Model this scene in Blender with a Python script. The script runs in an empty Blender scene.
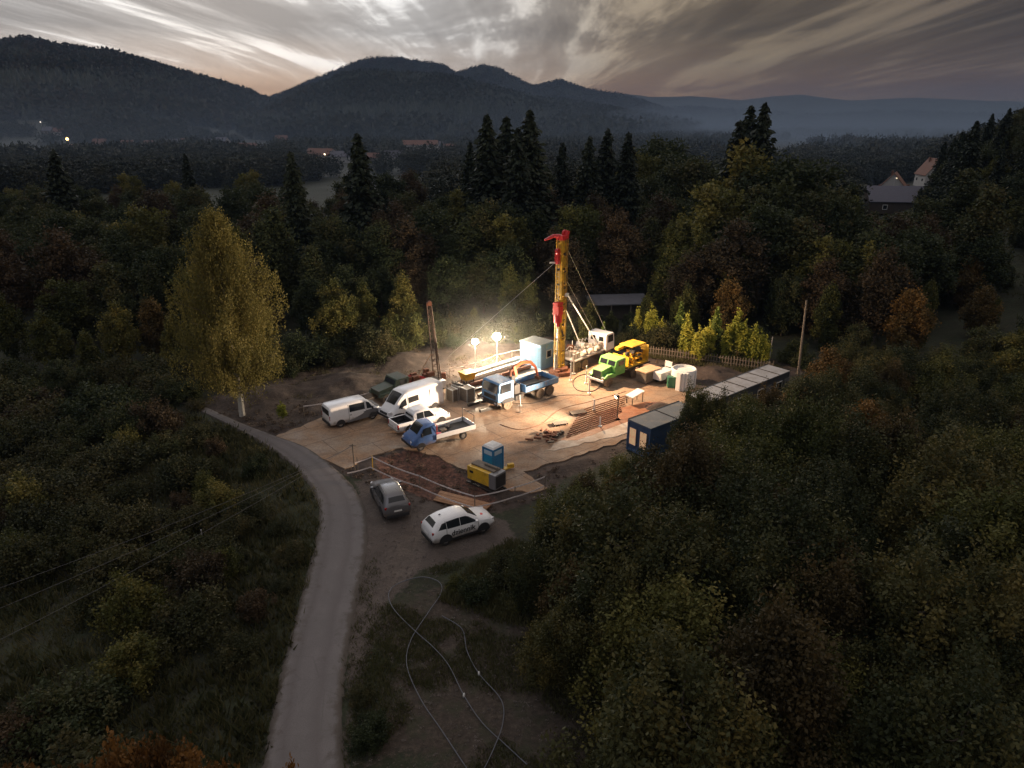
import bpy, bmesh, math, random
import numpy as np
from mathutils import Vector, Matrix, noise

random.seed(7)
RNG = np.random.default_rng(11)
SC = bpy.context.scene
COL = SC.collection
R = math.radians

# ------------------------------------------------------------------ camera
F = 700.0
PITCH = R(20.66)
CAMH = 25.0
cam_d = bpy.data.cameras.new('camera')
cam = bpy.data.objects.new('camera', cam_d)
COL.objects.link(cam)
cam.location = (0, 0, CAMH)
cam.rotation_euler = (R(90) - PITCH, 0, 0)
cam_d.sensor_width = 36.0
cam_d.lens = 36.0 * F / 1024.0
cam_d.clip_start = 0.5
cam_d.clip_end = 40000
SC.camera = cam

# ------------------------------------------------------------------ world: dusk sky with streaked cloud
SUN_AZ_PX = 262                      # the glow stands over this column
sun_az = math.atan2(SUN_AZ_PX - 512, F * math.cos(PITCH))   # from +Y towards +X
world = bpy.data.worlds.new('World')
SC.world = world
world.use_nodes = True
nt = world.node_tree
nt.nodes.clear()
def N(t, tree=None, **kw):
    n = (tree or nt).nodes.new(t)
    for k, v in kw.items():
        setattr(n, k, v)
    return n
def L(a, b, tree=None):
    (tree or nt).links.new(a, b)
def vmath(op, a, b=None, s=None):
    n = N('ShaderNodeVectorMath', operation=op)
    for i, v in enumerate((a, b)):
        if v is None: continue
        if isinstance(v, (tuple, list)): n.inputs[i].default_value = v
        else: L(v, n.inputs[i])
    if s is not None: n.inputs['Scale'].default_value = s
    return n
def fmath(op, a, b=0.0, clamp=False):
    n = N('ShaderNodeMath', operation=op, use_clamp=clamp)
    for i, v in enumerate((a, b)):
        if isinstance(v, (int, float)): n.inputs[i].default_value = v
        else: L(v, n.inputs[i])
    return n.outputs[0]
def ramp(fac, stops, tree=None, interp='LINEAR'):
    n = N('ShaderNodeValToRGB', tree)
    n.color_ramp.interpolation = interp
    el = n.color_ramp.elements
    while len(el) < len(stops): el.new(0.5)
    for e, (p, c) in zip(el, stops):
        e.position = p
        e.color = (c[0], c[1], c[2], 1) if not isinstance(c, (int, float)) else (c, c, c, 1)
    if fac is not None: L(fac, n.inputs[0], tree)
    return n.outputs[0]
def mixc(fac, a, b, blend='MIX', tree=None):
    n = N('ShaderNodeMix', tree, data_type='RGBA', blend_type=blend)
    for k, v in ((0, fac), (6, a), (7, b)):
        if isinstance(v, (int, float)): n.inputs[k].default_value = v
        elif isinstance(v, tuple): n.inputs[k].default_value = (v[0], v[1], v[2], 1)
        else: L(v, n.inputs[k], tree)
    return n.outputs[2]

SKY_STRENGTH = 0.14
sky = N('ShaderNodeTexSky', sky_type='NISHITA', sun_disc=False)
sky.sun_elevation = R(5.0)
sky.sun_rotation = sun_az
sky.air_density = 1.0; sky.dust_density = 2.0; sky.ozone_density = 1.0
tc = N('ShaderNodeTexCoord')
sep = N('ShaderNodeSeparateXYZ'); L(tc.outputs['Generated'], sep.inputs[0])
X, Y, Z = sep.outputs
# cloud sheet seen in perspective: direction divided by its height
zc = fmath('ADD', fmath('MAXIMUM', Z, 0.0), 0.05)
u = fmath('DIVIDE', X, zc); v = fmath('DIVIDE', Y, zc)
uv = N('ShaderNodeCombineXYZ'); L(u, uv.inputs[0]); L(v, uv.inputs[1])
mp = N('ShaderNodeMapping'); L(uv.outputs[0], mp.inputs[0])
mp.inputs['Rotation'].default_value = (0, 0, R(-14)); mp.inputs['Scale'].default_value = (0.62, 0.13, 1)
mp.inputs['Location'].default_value = (3.4, 1.2, 0)
n1 = N('ShaderNodeTexNoise'); L(mp.outputs[0], n1.inputs['Vector'])
n1.inputs['Scale'].default_value = 1.0; n1.inputs['Detail'].default_value = 12; n1.inputs['Roughness'].default_value = 0.64
n1.inputs['Distortion'].default_value = 1.1
n2 = N('ShaderNodeTexNoise'); L(mp.outputs[0], n2.inputs['Vector'])
n2.inputs['Scale'].default_value = 0.45; n2.inputs['Detail'].default_value = 3
mp3 = N('ShaderNodeMapping'); L(uv.outputs[0], mp3.inputs[0]); mp3.inputs['Rotation'].default_value = (0, 0, R(-20)); mp3.inputs['Scale'].default_value = (4.2, 0.36, 1)
n3 = N('ShaderNodeTexNoise'); L(mp3.outputs[0], n3.inputs['Vector']); n3.inputs['Scale'].default_value = 1.0; n3.inputs['Detail'].default_value = 8; n3.inputs['Distortion'].default_value = .5
cl = fmath('ADD', fmath('ADD', fmath('MULTIPLY', n1.outputs[0], 0.60), fmath('MULTIPLY', n2.outputs[0], 0.50)), fmath('MULTIPLY', n3.outputs[0], 0.22))
# distance from the afterglow azimuth
sd = (math.sin(sun_az), math.cos(sun_az), 0.10)
nrm = vmath('NORMALIZE', tc.outputs['Generated'])
dt = vmath('DOT_PRODUCT', nrm.outputs[0], Vector(sd).normalized()[:])
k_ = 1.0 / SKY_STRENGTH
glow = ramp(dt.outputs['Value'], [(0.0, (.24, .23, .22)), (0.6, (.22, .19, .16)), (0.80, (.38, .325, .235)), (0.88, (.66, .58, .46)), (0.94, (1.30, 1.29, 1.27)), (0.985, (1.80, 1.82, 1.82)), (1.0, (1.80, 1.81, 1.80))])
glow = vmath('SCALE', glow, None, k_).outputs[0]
bw = N('ShaderNodeHueSaturation'); L(sky.outputs[0], bw.inputs['Color']); bw.inputs['Saturation'].default_value = 0.7
base = mixc(0.06, glow, bw.outputs[0])
tintx = ramp(fmath('ADD', fmath('MULTIPLY', X, 0.5), 0.5), [(0.0, (1, 1, 1)), (0.45, (1, 1, 1)), (0.62, (1.0, .90, .78)), (1.0, (1.0, .84, .68))])
base = mixc(1.0, base, tintx, 'MULTIPLY')
warm = ramp(Z, [(0.0, (1.45, 1.0, 0.60)), (0.035, (1.12, 0.92, 0.70)), (0.065, (1.0, 1.0, 1.0)), (1.0, (1.0, 1.0, 1.0))])
base = mixc(1.0, base, warm, 'MULTIPLY')
cloudmask = ramp(cl, [(0.50, 0.10), (0.595, .38), (0.645, .85), (0.71, 1.0)])
low = ramp(Z, [(0.0, 0.3), (0.03, 0.8), (0.10, 1.0), (0.18, 1.0), (0.4, 0.3)])
cm = fmath('MULTIPLY', cloudmask, low)
dcol = ramp(Z, [(0.0, (.58, .40, .28)), (0.05, (.42, .32, .24)), (0.10, (.22, .205, .195)), (1.0, (.32, .31, .31))])
dark = mixc(1.0, base, dcol, 'MULTIPLY')
skyc = mixc(fmath('MULTIPLY', cm, 0.95), base, dark)
high = ramp(Z, [(0.16, (1, 1, 1)), (0.45, (2.3, 2.4, 2.7)), (1.0, (2.7, 2.8, 3.2))])  # sky above the frame brightened to put more light on the ground
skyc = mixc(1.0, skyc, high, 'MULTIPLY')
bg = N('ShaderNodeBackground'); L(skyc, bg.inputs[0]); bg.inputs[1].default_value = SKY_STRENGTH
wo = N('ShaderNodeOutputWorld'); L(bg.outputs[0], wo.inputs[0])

sl = bpy.data.lights.new('sun', 'SUN'); sl.energy = 0.04; sl.angle = R(12); sl.color = (1, 0.8, 0.62)
so = bpy.data.objects.new('sun', sl); COL.objects.link(so)
d = -Vector((math.sin(sun_az) * math.cos(R(4)), math.cos(sun_az) * math.cos(R(4)), math.sin(R(4))))
so.rotation_euler = d.to_track_quat('-Z', 'Y').to_euler()

SC.view_settings.view_transform = 'Standard'
SC.view_settings.look = 'None'
SC.view_settings.exposure = 0.0
SC.view_settings.gamma = 1.0
SC.cycles.use_denoising = True
SC.cycles.max_bounces = 5
SC.cycles.diffuse_bounces = 2
SC.cycles.glossy_bounces = 2
SC.cycles.transmission_bounces = 2
SC.cycles.volume_bounces = 0
SC.cycles.volume_max_steps = 48
SC.cycles.volume_step_rate = 2.0
SC.cycles.transparent_max_bounces = 8
SC.cycles.sample_clamp_indirect = 4.0
SC.cycles.caustics_reflective = False
SC.cycles.caustics_refractive = False

# ------------------------------------------------------------------ helpers
def ray(px, py):
    a = (px - 512) / F; b = (384 - py) / F
    return Vector((a, math.cos(PITCH) + b * math.sin(PITCH), -math.sin(PITCH) + b * math.cos(PITCH)))
def at(px, py, z=0.0):
    d = ray(px, py); t = (z - CAMH) / d.z
    return Vector((d.x * t, d.y * t, z))
def atd(px, py, dist):
    """point seen at a pixel, at a horizontal distance"""
    d = ray(px, py); t = dist / math.hypot(d.x, d.y)
    return Vector((d.x * t, d.y * t, CAMH + d.z * t))

def tag(o, label=None, cat=None, group=None, kind=None):
    if label: o['label'] = label
    if cat: o['category'] = cat
    if group: o['group'] = group
    if kind: o['kind'] = kind
    return o
def thing(name, label, cat, loc=(0, 0, 0), rz=0.0, group=None):
    o = bpy.data.objects.new(name, None)
    o.empty_display_size = 0.3
    COL.objects.link(o)
    o.location = loc; o.rotation_euler = (0, 0, rz)
    return tag(o, label, cat, group)
def dup(root, loc=None, rz=None, scale=None, label=None, group=None):
    r = root.copy(); COL.objects.link(r)
    if loc is not None: r.location = loc
    if rz is not None: r.rotation_euler = (r.rotation_euler[0], r.rotation_euler[1], rz)
    if scale is not None: r.scale = scale if hasattr(scale, '__len__') else (scale,) * 3
    if label: r['label'] = label
    if group: r['group'] = group
    for ch in KIDS.get(root.name, ()):
        c = ch.copy(); COL.objects.link(c); c.parent = r
        KIDS.setdefault(r.name, []).append(c)
        for g in KIDS.get(ch.name, ()):
            e = g.copy(); COL.objects.link(e); e.parent = c
            KIDS.setdefault(c.name, []).append(e)
    return r
KIDS = {}
def link_mesh(name, me, m, parent=None):
    o = bpy.data.objects.new(name, me); COL.objects.link(o)
    if m is not None and len(me.materials) == 0: me.materials.append(m)
    if parent is not None:
        o.parent = parent; KIDS.setdefault(parent.name, []).append(o)
    return o

def fast_mesh(name, V, Fc, tint=None, smooth=False):
    """V (n,3) array, Fc (m,k) array of one polygon size"""
    V = np.asarray(V, dtype=np.float32); Fc = np.asarray(Fc, dtype=np.int32)
    me = bpy.data.meshes.new(name)
    m, k = Fc.shape
    me.vertices.add(len(V)); me.vertices.foreach_set('co', V.ravel())
    me.loops.add(m * k); me.loops.foreach_set('vertex_index', Fc.ravel())
    me.polygons.add(m)
    me.polygons.foreach_set('loop_start', np.arange(0, m * k, k, dtype=np.int32))
    me.polygons.foreach_set('loop_total', np.full(m, k, dtype=np.int32))
    if smooth: me.polygons.foreach_set('use_smooth', np.ones(m, dtype=bool))
    me.update(calc_edges=True)
    if tint is not None:
        at_ = me.attributes.new('tint', 'FLOAT', 'POINT'); at_.data.foreach_set('value', np.asarray(tint, dtype=np.float32))
    return me

class MB:
    """collects simple shapes into one mesh"""
    def __init__(s): s.V = []; s.F = []
    def add(s, V, Fc):
        n = len(s.V); s.V += [tuple(v) for v in V]; s.F += [tuple(i + n for i in f) for f in Fc]; return s
    def box(s, c, d, rz=0, tap=(1, 1), ry=0, rx=0):
        hx, hy, hz = d[0] / 2, d[1] / 2, d[2] / 2
        M = Matrix.Rotation(rz, 3, 'Z') @ Matrix.Rotation(ry, 3, 'Y') @ Matrix.Rotation(rx, 3, 'X')
        V = []
        for sz, tx, ty in ((-1, 1, 1), (1, tap[0], tap[1])):
            for sx, sy in ((-1, -1), (1, -1), (1, 1), (-1, 1)):
                V.append(M @ Vector((sx * hx * tx, sy * hy * ty, sz * hz)) + Vector(c))
        return s.add(V, [(3, 2, 1, 0), (4, 5, 6, 7), (0, 1, 5, 4), (1, 2, 6, 5), (2, 3, 7, 6), (3, 0, 4, 7)])
    def tube(s, pts, r, n=8, caps=True):
        pts = [Vector(p) for p in pts]
        rs = r if hasattr(r, '__len__') else [r] * len(pts)
        V = []; Fc = []; up = Vector((0, 0, 1)); prev = None
        for i, p in enumerate(pts):
            t = (pts[min(i + 1, len(pts) - 1)] - pts[max(i - 1, 0)]).normalized()
            a = t.cross(up) if prev is None else prev - t * prev.dot(t)
            if a.length < 1e-4: a = t.cross(Vector((1, 0, 0)))
            a.normalize(); prev = a; b = t.cross(a)
            for k in range(n):
                w = 2 * math.pi * k / n
                V.append(p + (a * math.cos(w) + b * math.sin(w)) * rs[i])
        for i in range(len(pts) - 1):
            for k in range(n):
                k2 = (k + 1) % n
                Fc.append((i * n + k, i * n + k2, (i + 1) * n + k2, (i + 1) * n + k))
        if caps:
            Fc.append(tuple(range(n))[::-1]); Fc.append(tuple((len(pts) - 1) * n + k for k in range(n)))
        return s.add(V, Fc)
    def cyl(s, c, r, h, n=20, axis='z', r2=None):
        c = Vector(c); d = {'z': Vector((0, 0, 1)), 'y': Vector((0, 1, 0)), 'x': Vector((1, 0, 0))}[axis]
        return s.tube([c - d * h / 2, c + d * h / 2], [r, r if r2 is None else r2], n)
    def prism(s, poly, y0, y1):
        """polygon in xz extruded along y"""
        n = len(poly)
        V = [(x, y0, z) for x, z in poly] + [(x, y1, z) for x, z in poly]
        Fc = [tuple(range(n)), tuple(range(2 * n - 1, n - 1, -1))] + [(i, i + n, (i + 1) % n + n, (i + 1) % n) for i in range(n)]
        return s.add(V, Fc)
    def slab(s, poly, z0, z1):
        n = len(poly)
        V = [(p[0], p[1], z0) for p in poly] + [(p[0], p[1], z1) for p in poly]
        Fc = [tuple(range(n))[::-1], tuple(range(n, 2 * n))] + [(i, (i + 1) % n, (i + 1) % n + n, i + n) for i in range(n)]
        return s.add(V, Fc)
    def quad(s, a, b, c, d): return s.add([a, b, c, d], [(0, 1, 2, 3)])
    def sphere(s, c, r, n=12, sc=(1, 1, 1)):
        V = []; Fc = []; c = Vector(c); m = n // 2
        for i in range(m + 1):
            th = math.pi * i / m
            for k in range(n):
                ph = 2 * math.pi * k / n
                V.append(c + Vector((math.sin(th) * math.cos(ph) * sc[0], math.sin(th) * math.sin(ph) * sc[1], math.cos(th) * sc[2])) * r)
        for i in range(m):
            for k in range(n):
                Fc.append((i * n + k, (i + 1) * n + k, (i + 1) * n + (k + 1) % n, i * n + (k + 1) % n))
        return s.add(V, Fc)
    def build(s, name, m, parent=None, bevel=0.0, smooth=None):
        bm = bmesh.new()
        vs = [bm.verts.new(v) for v in s.V]
        for f in s.F:
            try: bm.faces.new([vs[i] for i in f])
            except ValueError: pass
        bmesh.ops.recalc_face_normals(bm, faces=bm.faces[:])
        if bevel:
            bmesh.ops.bevel(bm, geom=bm.edges[:], offset=bevel, segments=2, affect='EDGES', profile=0.6, clamp_overlap=True)
        if smooth is not None:
            for f in bm.faces: f.smooth = True
            for e in bm.edges:
                if len(e.link_faces) == 2 and e.calc_face_angle(0) > R(smooth): e.smooth = False
        me = bpy.data.meshes.new(name); bm.to_mesh(me); bm.free()
        return link_mesh(name, me, m, parent)

def mat(name, col, rough=0.6, metal=0.0, var=0.18, scale=3.0, bump=0.0, dirt=None, dirt_amt=0.0, emit=None, coat=0.0, coord='Object', lowmud=False):
    m = bpy.data.materials.new(name); m.use_nodes = True; t = m.node_tree; b = t.nodes['Principled BSDF']
    tcn = N('ShaderNodeTexCoord', t); no = N('ShaderNodeTexNoise', t)
    L(tcn.outputs[coord], no.inputs['Vector'], t)
    no.inputs['Scale'].default_value = scale; no.inputs['Detail'].default_value = 7; no.inputs['Roughness'].default_value = 0.62
    lo = tuple(max(0, c * (1 - var)) for c in col); hi = tuple(min(1, c * (1 + var)) for c in col)
    c = ramp(no.outputs[0], [(0.3, lo), (0.7, hi)], t)
    if dirt is not None:
        n2_ = N('ShaderNodeTexNoise', t); L(tcn.outputs[coord], n2_.inputs['Vector'], t)
        n2_.inputs['Scale'].default_value = scale * 0.55; n2_.inputs['Detail'].default_value = 8; n2_.inputs['Roughness'].default_value = 0.7
        f = ramp(n2_.outputs[0], [(0.62 - 0.35 * dirt_amt, 0.0), (0.80 - 0.2 * dirt_amt, 1.0)], t)
        c = mixc(f, c, dirt, tree=t)
    if lowmud:
        ge = N('ShaderNodeSeparateXYZ', t); L(tcn.outputs['Object'], ge.inputs[0], t)
        ad = N('ShaderNodeMath', t, operation='MULTIPLY_ADD'); L(no.outputs[0], ad.inputs[0], t); ad.inputs[1].default_value = -.9; L(ge.outputs[2], ad.inputs[2], t)
        c = mixc(ramp(ad.outputs[0], [(0.0, .7), (.12, .4), (.28, 0.0)], t), c, (.17, .125, .09), tree=t)
    L(c, b.inputs['Base Color'], t)
    rr = ramp(no.outputs[0], [(0.3, max(0, rough - .1)), (0.7, min(1, rough + .1))], t); L(rr, b.inputs['Roughness'], t)
    b.inputs['Metallic'].default_value = metal
    b.inputs['Coat Weight'].default_value = coat
    if bump:
        bp = N('ShaderNodeBump', t); bp.inputs['Strength'].default_value = bump; bp.inputs['Distance'].default_value = 0.05
        L(no.outputs[0], bp.inputs['Height'], t); L(bp.outputs[0], b.inputs['Normal'], t)
    if emit:
        b.inputs['Emission Color'].default_value = (*emit[0], 1); b.inputs['Emission Strength'].default_value = emit[1]
    return m
def leafmat(name, cols, rough=0.65, trans=0.25):
    """leaf colours vary from clump to clump (tint) and from plant to plant"""
    m = bpy.data.materials.new(name); m.use_nodes = True; t = m.node_tree; b = t.nodes['Principled BSDF']
    a = N('ShaderNodeAttribute', t); a.attribute_name = 'tint'
    oi = N('ShaderNodeObjectInfo', t)
    def fm(op, x, y):
        n = N('ShaderNodeMath', t, operation=op)
        for i, vv in enumerate((x, y)):
            if isinstance(vv, (int, float)): n.inputs[i].default_value = vv
            else: L(vv, n.inputs[i], t)
        return n.outputs[0]
    f = fm('ADD', fm('MULTIPLY', a.outputs['Fac'], 0.62), fm('MULTIPLY', oi.outputs['Random'], 0.44))
    k = len(cols)
    c = ramp(f, [(i / (k - 1) * 0.9 + 0.05, cc) for i, cc in enumerate(cols)], t)
    L(c, b.inputs['Base Color'], t); b.inputs['Roughness'].default_value = rough
    b.inputs['Specular IOR Level'].default_value = 0.25
    if trans:
        tr = N('ShaderNodeBsdfTranslucent', t); L(c, tr.inputs[0], t)
        mx = N('ShaderNodeMixShader', t); mx.inputs[0].default_value = trans
        L(b.outputs[0], mx.inputs[1], t); L(tr.outputs[0], mx.inputs[2], t)
        L(mx.outputs[0], t.nodes['Material Output'].inputs[0], t)
    return m

M = dict(
    white=mat('white_paint', (.86, .86, .87), .35, var=.04, dirt=(.6, .56, .5), dirt_amt=.02, coat=.3, lowmud=True),
    silver=mat('silver_paint', (.17, .17, .18), .35, .4, var=.05, coat=.3, lowmud=True),
    greypaint=mat('grey_paint', (.20, .20, .21), .4, .2, var=.08),
    blue=mat('blue_paint', (.07, .15, .36), .4, var=.12, dirt=(.25, .22, .2), dirt_amt=.2, coat=.2, lowmud=True),
    lblue=mat('light_blue_paint', (.13, .31, .56), .5, var=.15, dirt=(.35, .3, .24), dirt_amt=.35, lowmud=True),
    cabblue=mat('cabin_blue_paint', (.26, .46, .66), .5, var=.06, dirt=(.4, .4, .4), dirt_amt=.15),
    green=mat('green_paint', (.16, .42, .10), .55, var=.15, dirt=(.35, .38, .2), dirt_amt=.35, lowmud=True),
    dkgreen=mat('dark_green_paint', (.06, .085, .06), .6, var=.2, dirt=(.12, .10, .08), dirt_amt=.4),
    yellow=mat('yellow_paint', (.72, .43, .03), .5, var=.15, dirt=(.34, .20, .05), dirt_amt=.5),
    red=mat('red_paint', (.62, .035, .04), .45, var=.15),
    orange=mat('orange_paint', (.62, .14, .05), .5, var=.2, dirt=(.3, .12, .07), dirt_amt=.35),
    glass=mat('dark_glass', (.02, .024, .028), .08, var=.1),
    rubber=mat('tyre_rubber', (.03, .03, .03), .85, var=.3, dirt=(.14, .11, .09), dirt_amt=.3),
    muddy=mat('muddy_rubber', (.20, .155, .11), .9, var=.35, scale=5),
    rim=mat('steel_rim', (.45, .44, .42), .4, .5, var=.1),
    black=mat('black_plastic', (.025, .025, .027), .6, var=.2),
    dark=mat('dark_steel', (.07, .065, .06), .6, .4, var=.3),
    oldrust=mat('old_brown_steel', (.17, .115, .085), .8, .2, var=.3, scale=8, dirt=(.06, .05, .04), dirt_amt=.4),
    rust=mat('rusty_steel', (.22, .09, .05), .8, .2, var=.4, scale=8, dirt=(.08, .05, .04), dirt_amt=.4),
    steel=mat('galvanised_steel', (.50, .50, .50), .45, .6, var=.15),
    pipe=mat('pale_pipe', (.66, .64, .60), .5, .1, var=.12, dirt=(.35, .26, .2), dirt_amt=.35),
    concrete=mat('pale_concrete', (.38, .36, .33), .9, var=.2, bump=.3),
    wood=mat('sawn_timber', (.32, .17, .09), .8, var=.3, scale=6, bump=.2),
    greywood=mat('weathered_timber', (.17, .14, .11), .85, var=.3, scale=6, bump=.2),
    bark=mat('tree_bark', (.10, .08, .065), .9, var=.35, scale=9, bump=.5),
    birchbark=mat('birch_bark', (.55, .52, .47), .8, var=.15, scale=4, dirt=(.05, .05, .05), dirt_amt=.2),
    roofmetal=mat('sheet_roof', (.42, .43, .45), .45, .3, var=.12, scale=1.5, dirt=(.24, .22, .2), dirt_amt=.35),
    shedroof=mat('old_shed_roof', (.13, .13, .15), .7, var=.2, scale=1.5),
    wire=mat('cable_sheath', (.09, .09, .10), .6, var=.1),
    roofdark=mat('weathered_roof', (.16, .18, .19), .6, .1, var=.15, scale=1.5, dirt=(.28, .25, .2), dirt_amt=.3),
    slate=mat('slate_roof', (.10, .10, .13), .7, var=.15, scale=1.2),
    tile=mat('clay_roof', (.17, .08, .055), .8, var=.2, scale=1.0),
    plaster=mat('pale_plaster', (.42, .41, .40), .9, var=.08, scale=.6),
    tape=mat('barrier_tape', (.78, .70, .68), .6, var=.08),
    hose=mat('grey_hose', (.11, .115, .14), .5, var=.15),
    toilet=mat('toilet_blue', (.03, .20, .42), .45, var=.08),
    tail=mat('red_lamp', (.35, .01, .01), .2, var=.05),
    lens=mat('clear_lens', (.6, .6, .62), .15, var=.05),
    paper=mat('white_sheet', (.8, .79, .76), .7, var=.04),
)

# ------------------------------------------------------------------ terrain
def azel(px, py):
    d = ray(px, py); return math.atan2(d.x, d.y), math.atan2(d.z, math.hypot(d.x, d.y))
def sstep(x): x = np.clip(x, 0, 1); return x * x * (3 - 2 * x)
def vnoise(x, y, s, seed=0, oct=3):
    """cheap smooth value noise on arrays"""
    r = np.random.default_rng(seed); T = r.random((256, 256)); out = 0; amp = 1; tot = 0
    for o in range(oct):
        gx, gy = x / s + 37.3 * o, y / s + 11.7 * o
        ix, iy = np.floor(gx).astype(int), np.floor(gy).astype(int)
        fx, fy = gx - ix, gy - iy; fx = fx * fx * (3 - 2 * fx); fy = fy * fy * (3 - 2 * fy)
        g = lambda a, b: T[(ix + a) % 256, (iy + b) % 256]
        v = (g(0, 0) * (1 - fx) + g(1, 0) * fx) * (1 - fy) + (g(0, 1) * (1 - fx) + g(1, 1) * fx) * fy
        out = out + v * amp; tot += amp; amp *= .5; s = s / 2.03
    return out / tot
# silhouettes of the ridges as seen; (distance, depth of the slope, tree height, outline)
RIDGES = [
    ('left_hill', 2600, 1850, 20, [(-500, 75), (-200, 58), (0, 47), (30, 44), (60, 51), (110, 55), (150, 65), (200, 80), (250, 94), (290, 110), (330, 128), (365, 150)]),
    ('middle_hill', 2000, 1330, 18, [(150, 165), (200, 138), (218, 128), (240, 118), (270, 105), (300, 93), (330, 83), (345, 77), (370, 74), (440, 76), (480, 85), (540, 99), (600, 107), (660, 117), (720, 126), (770, 138)]),
    ('rear_hill', 3600, 1500, 18, [(190, 135), (230, 112), (270, 99), (310, 83), (345, 69), (370, 60), (400, 60), (440, 67), (456, 75), (480, 68), (500, 72), (520, 83), (535, 87), (560, 81), (590, 91), (620, 96), (660, 108), (700, 124)]),
    ('farthest_ridge', 7000, 2200, 0, [(480, 122), (560, 108), (610, 93), (650, 97), (690, 96), (740, 101), (770, 97), (800, 95), (850, 101), (920, 98), (1000, 101), (1060, 104), (1200, 98), (1500, 90)]),
    ('pale_ridge', 4300, 1200, 16, [(560, 124), (620, 114), (660, 110), (700, 109), (760, 113), (820, 117), (900, 113), (980, 116), (1060, 118), (1200, 116), (1500, 112)]),
    ('village_knoll', 1100, 260, 16, [(-60, 145), (20, 137), (60, 126), (100, 106), (125, 108), (150, 118), (185, 128), (215, 150)]),
    ('valley_spur', 2700, 700, 14, [(600, 136), (660, 126), (700, 122), (760, 124), (800, 129), (850, 140)]),
]
for i, (nm, D, W, th, pts) in enumerate(RIDGES):
    a = np.array([azel(*p) for p in pts]); RIDGES[i] = (nm, D, W, th, a[:, 0], a[:, 1])
def ridge_h(i, az, r):
    nm, D, W, th, A, E = RIDGES[i]
    top = CAMH + D * np.tan(np.interp(az, A, E)) - th * 0.75
    edge = sstep((az - A[0]) / 0.03) * sstep((A[-1] - az) / 0.03)
    if A[0] < -0.7: edge = sstep((A[-1] - az) / 0.03)
    if A[-1] > 0.9: edge = sstep((az - A[0]) / 0.03)
    up = sstep((r - (D - W)) / W); dn = 1 - 0.9 * sstep((r - D) / (W * 1.2))
    return np.maximum(top, 0) * edge * np.where(r < D, up ** 1.0, dn)
def terrain(x, y):
    x = np.asarray(x, dtype=float); y = np.asarray(y, dtype=float)
    r = np.hypot(x, y); az = np.arctan2(x, np.maximum(y, 1e-3)); az = np.where(y < 0, np.sign(x) * 1.6, az)
    h = (vnoise(x, y, 14.0, 3) - .5) * 0.9 * sstep((np.hypot(x - 3, y - 58) - 30) / 20)
    h += sstep((az - R(27)) / R(12)) * sstep((r - 75) / 130) * 27 * (1 - sstep((r - 400) / 300))
    hh = np.zeros_like(h)
    for i in range(len(RIDGES)): hh = np.maximum(hh, ridge_h(i, az, r))
    w = 1 + (vnoise(x, y, 260.0, 5) - .5) * 0.10 * (r > 700)
    return h + hh * w
def tz(x, y): return float(terrain(np.array([x]), np.array([y]))[0])

def poly_sd(px, py, poly):
    """signed distance to polygon, positive inside"""
    P = np.array(poly)[:, :2]; n = len(P); ins = np.zeros(px.shape, bool); dm = np.full(px.shape, 1e9)
    for i in range(n):
        x1, y1 = P[i]; x2, y2 = P[(i + 1) % n]
        c = ((y1 > py) != (y2 > py)) & (px < (x2 - x1) * (py - y1) / (y2 - y1 + 1e-12) + x1); ins ^= c
        t = np.clip(((px - x1) * (x2 - x1) + (py - y1) * (y2 - y1)) / ((x2 - x1) ** 2 + (y2 - y1) ** 2), 0, 1)
        dm = np.minimum(dm, np.hypot(px - x1 - t * (x2 - x1), py - y1 - t * (y2 - y1)))
    return np.where(ins, dm, -dm)
def wp(*pts): return [at(*p).to_2d()[:] for p in pts]

EARTH = wp((190, 405), (275, 372), (420, 345), (540, 345), (600, 342), (760, 352), (800, 372), (720, 400), (640, 445), (560, 480), (548, 500), (500, 512), (420, 505), (352, 478), (275, 441))
REDPIT = wp((375, 458), (410, 448), (440, 456), (458, 470), (485, 488), (500, 500), (485, 512), (430, 502), (380, 480))
REDLIT = wp((560, 442), (625, 415), (700, 395), (690, 385), (640, 395), (600, 412), (565, 432))
LAYBY = wp((350, 480), (380, 478), (440, 505), (505, 520), (520, 540), (470, 560), (420, 575), (385, 600), (360, 700), (350, 780), (340, 780), (345, 600), (362, 520))
SCRAP = wp((385, 600), (440, 575), (520, 585), (600, 640), (640, 780), (350, 780), (350, 700))
PADP = wp((275, 437), (345, 469), (374, 455), (402, 448), (440, 457), (459, 467), (511, 491), (531, 494), (547, 489), (524, 472), (546, 465), (590, 452), (628, 440), (650, 430), (700, 410), (745, 385), (700, 376), (600, 352), (535, 362), (470, 374), (452, 387), (410, 400), (379, 394))

gx = np.arange(-78, 78.01, .32); gy = np.arange(10, 118.01, .32)
GX, GY = np.meshgrid(gx, gy)
edge = np.minimum.reduce([GX + 78, 78 - GX, GY - 10, 118 - GY])
H0 = terrain(GX, GY)
sdE = poly_sd(GX, GY, EARTH); sdR = np.maximum(poly_sd(GX, GY, REDPIT), poly_sd(GX, GY, REDLIT)); sdL = poly_sd(GX, GY, LAYBY); sdS = poly_sd(GX, GY, SCRAP); sdP = poly_sd(GX, GY, PADP)
rough = (vnoise(GX, GY, 1.1, 21, 3) - .5)
big = (vnoise(GX, GY, 4.5, 22, 3) - .5)
earth = np.clip(sdE / 1.6 + .5 + big * 1.4, 0, 1)
offpad = sstep((-sdP - .1) / 1.0)
H0 = H0 + earth * offpad * (rough * .35 + big * .55) * 1.0 + (1 - earth) * rough * .12 * offpad
H0 -= np.clip(sdR / 1.0, 0, 1) * offpad * 0.25
H0 = H0 - 0.05
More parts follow.
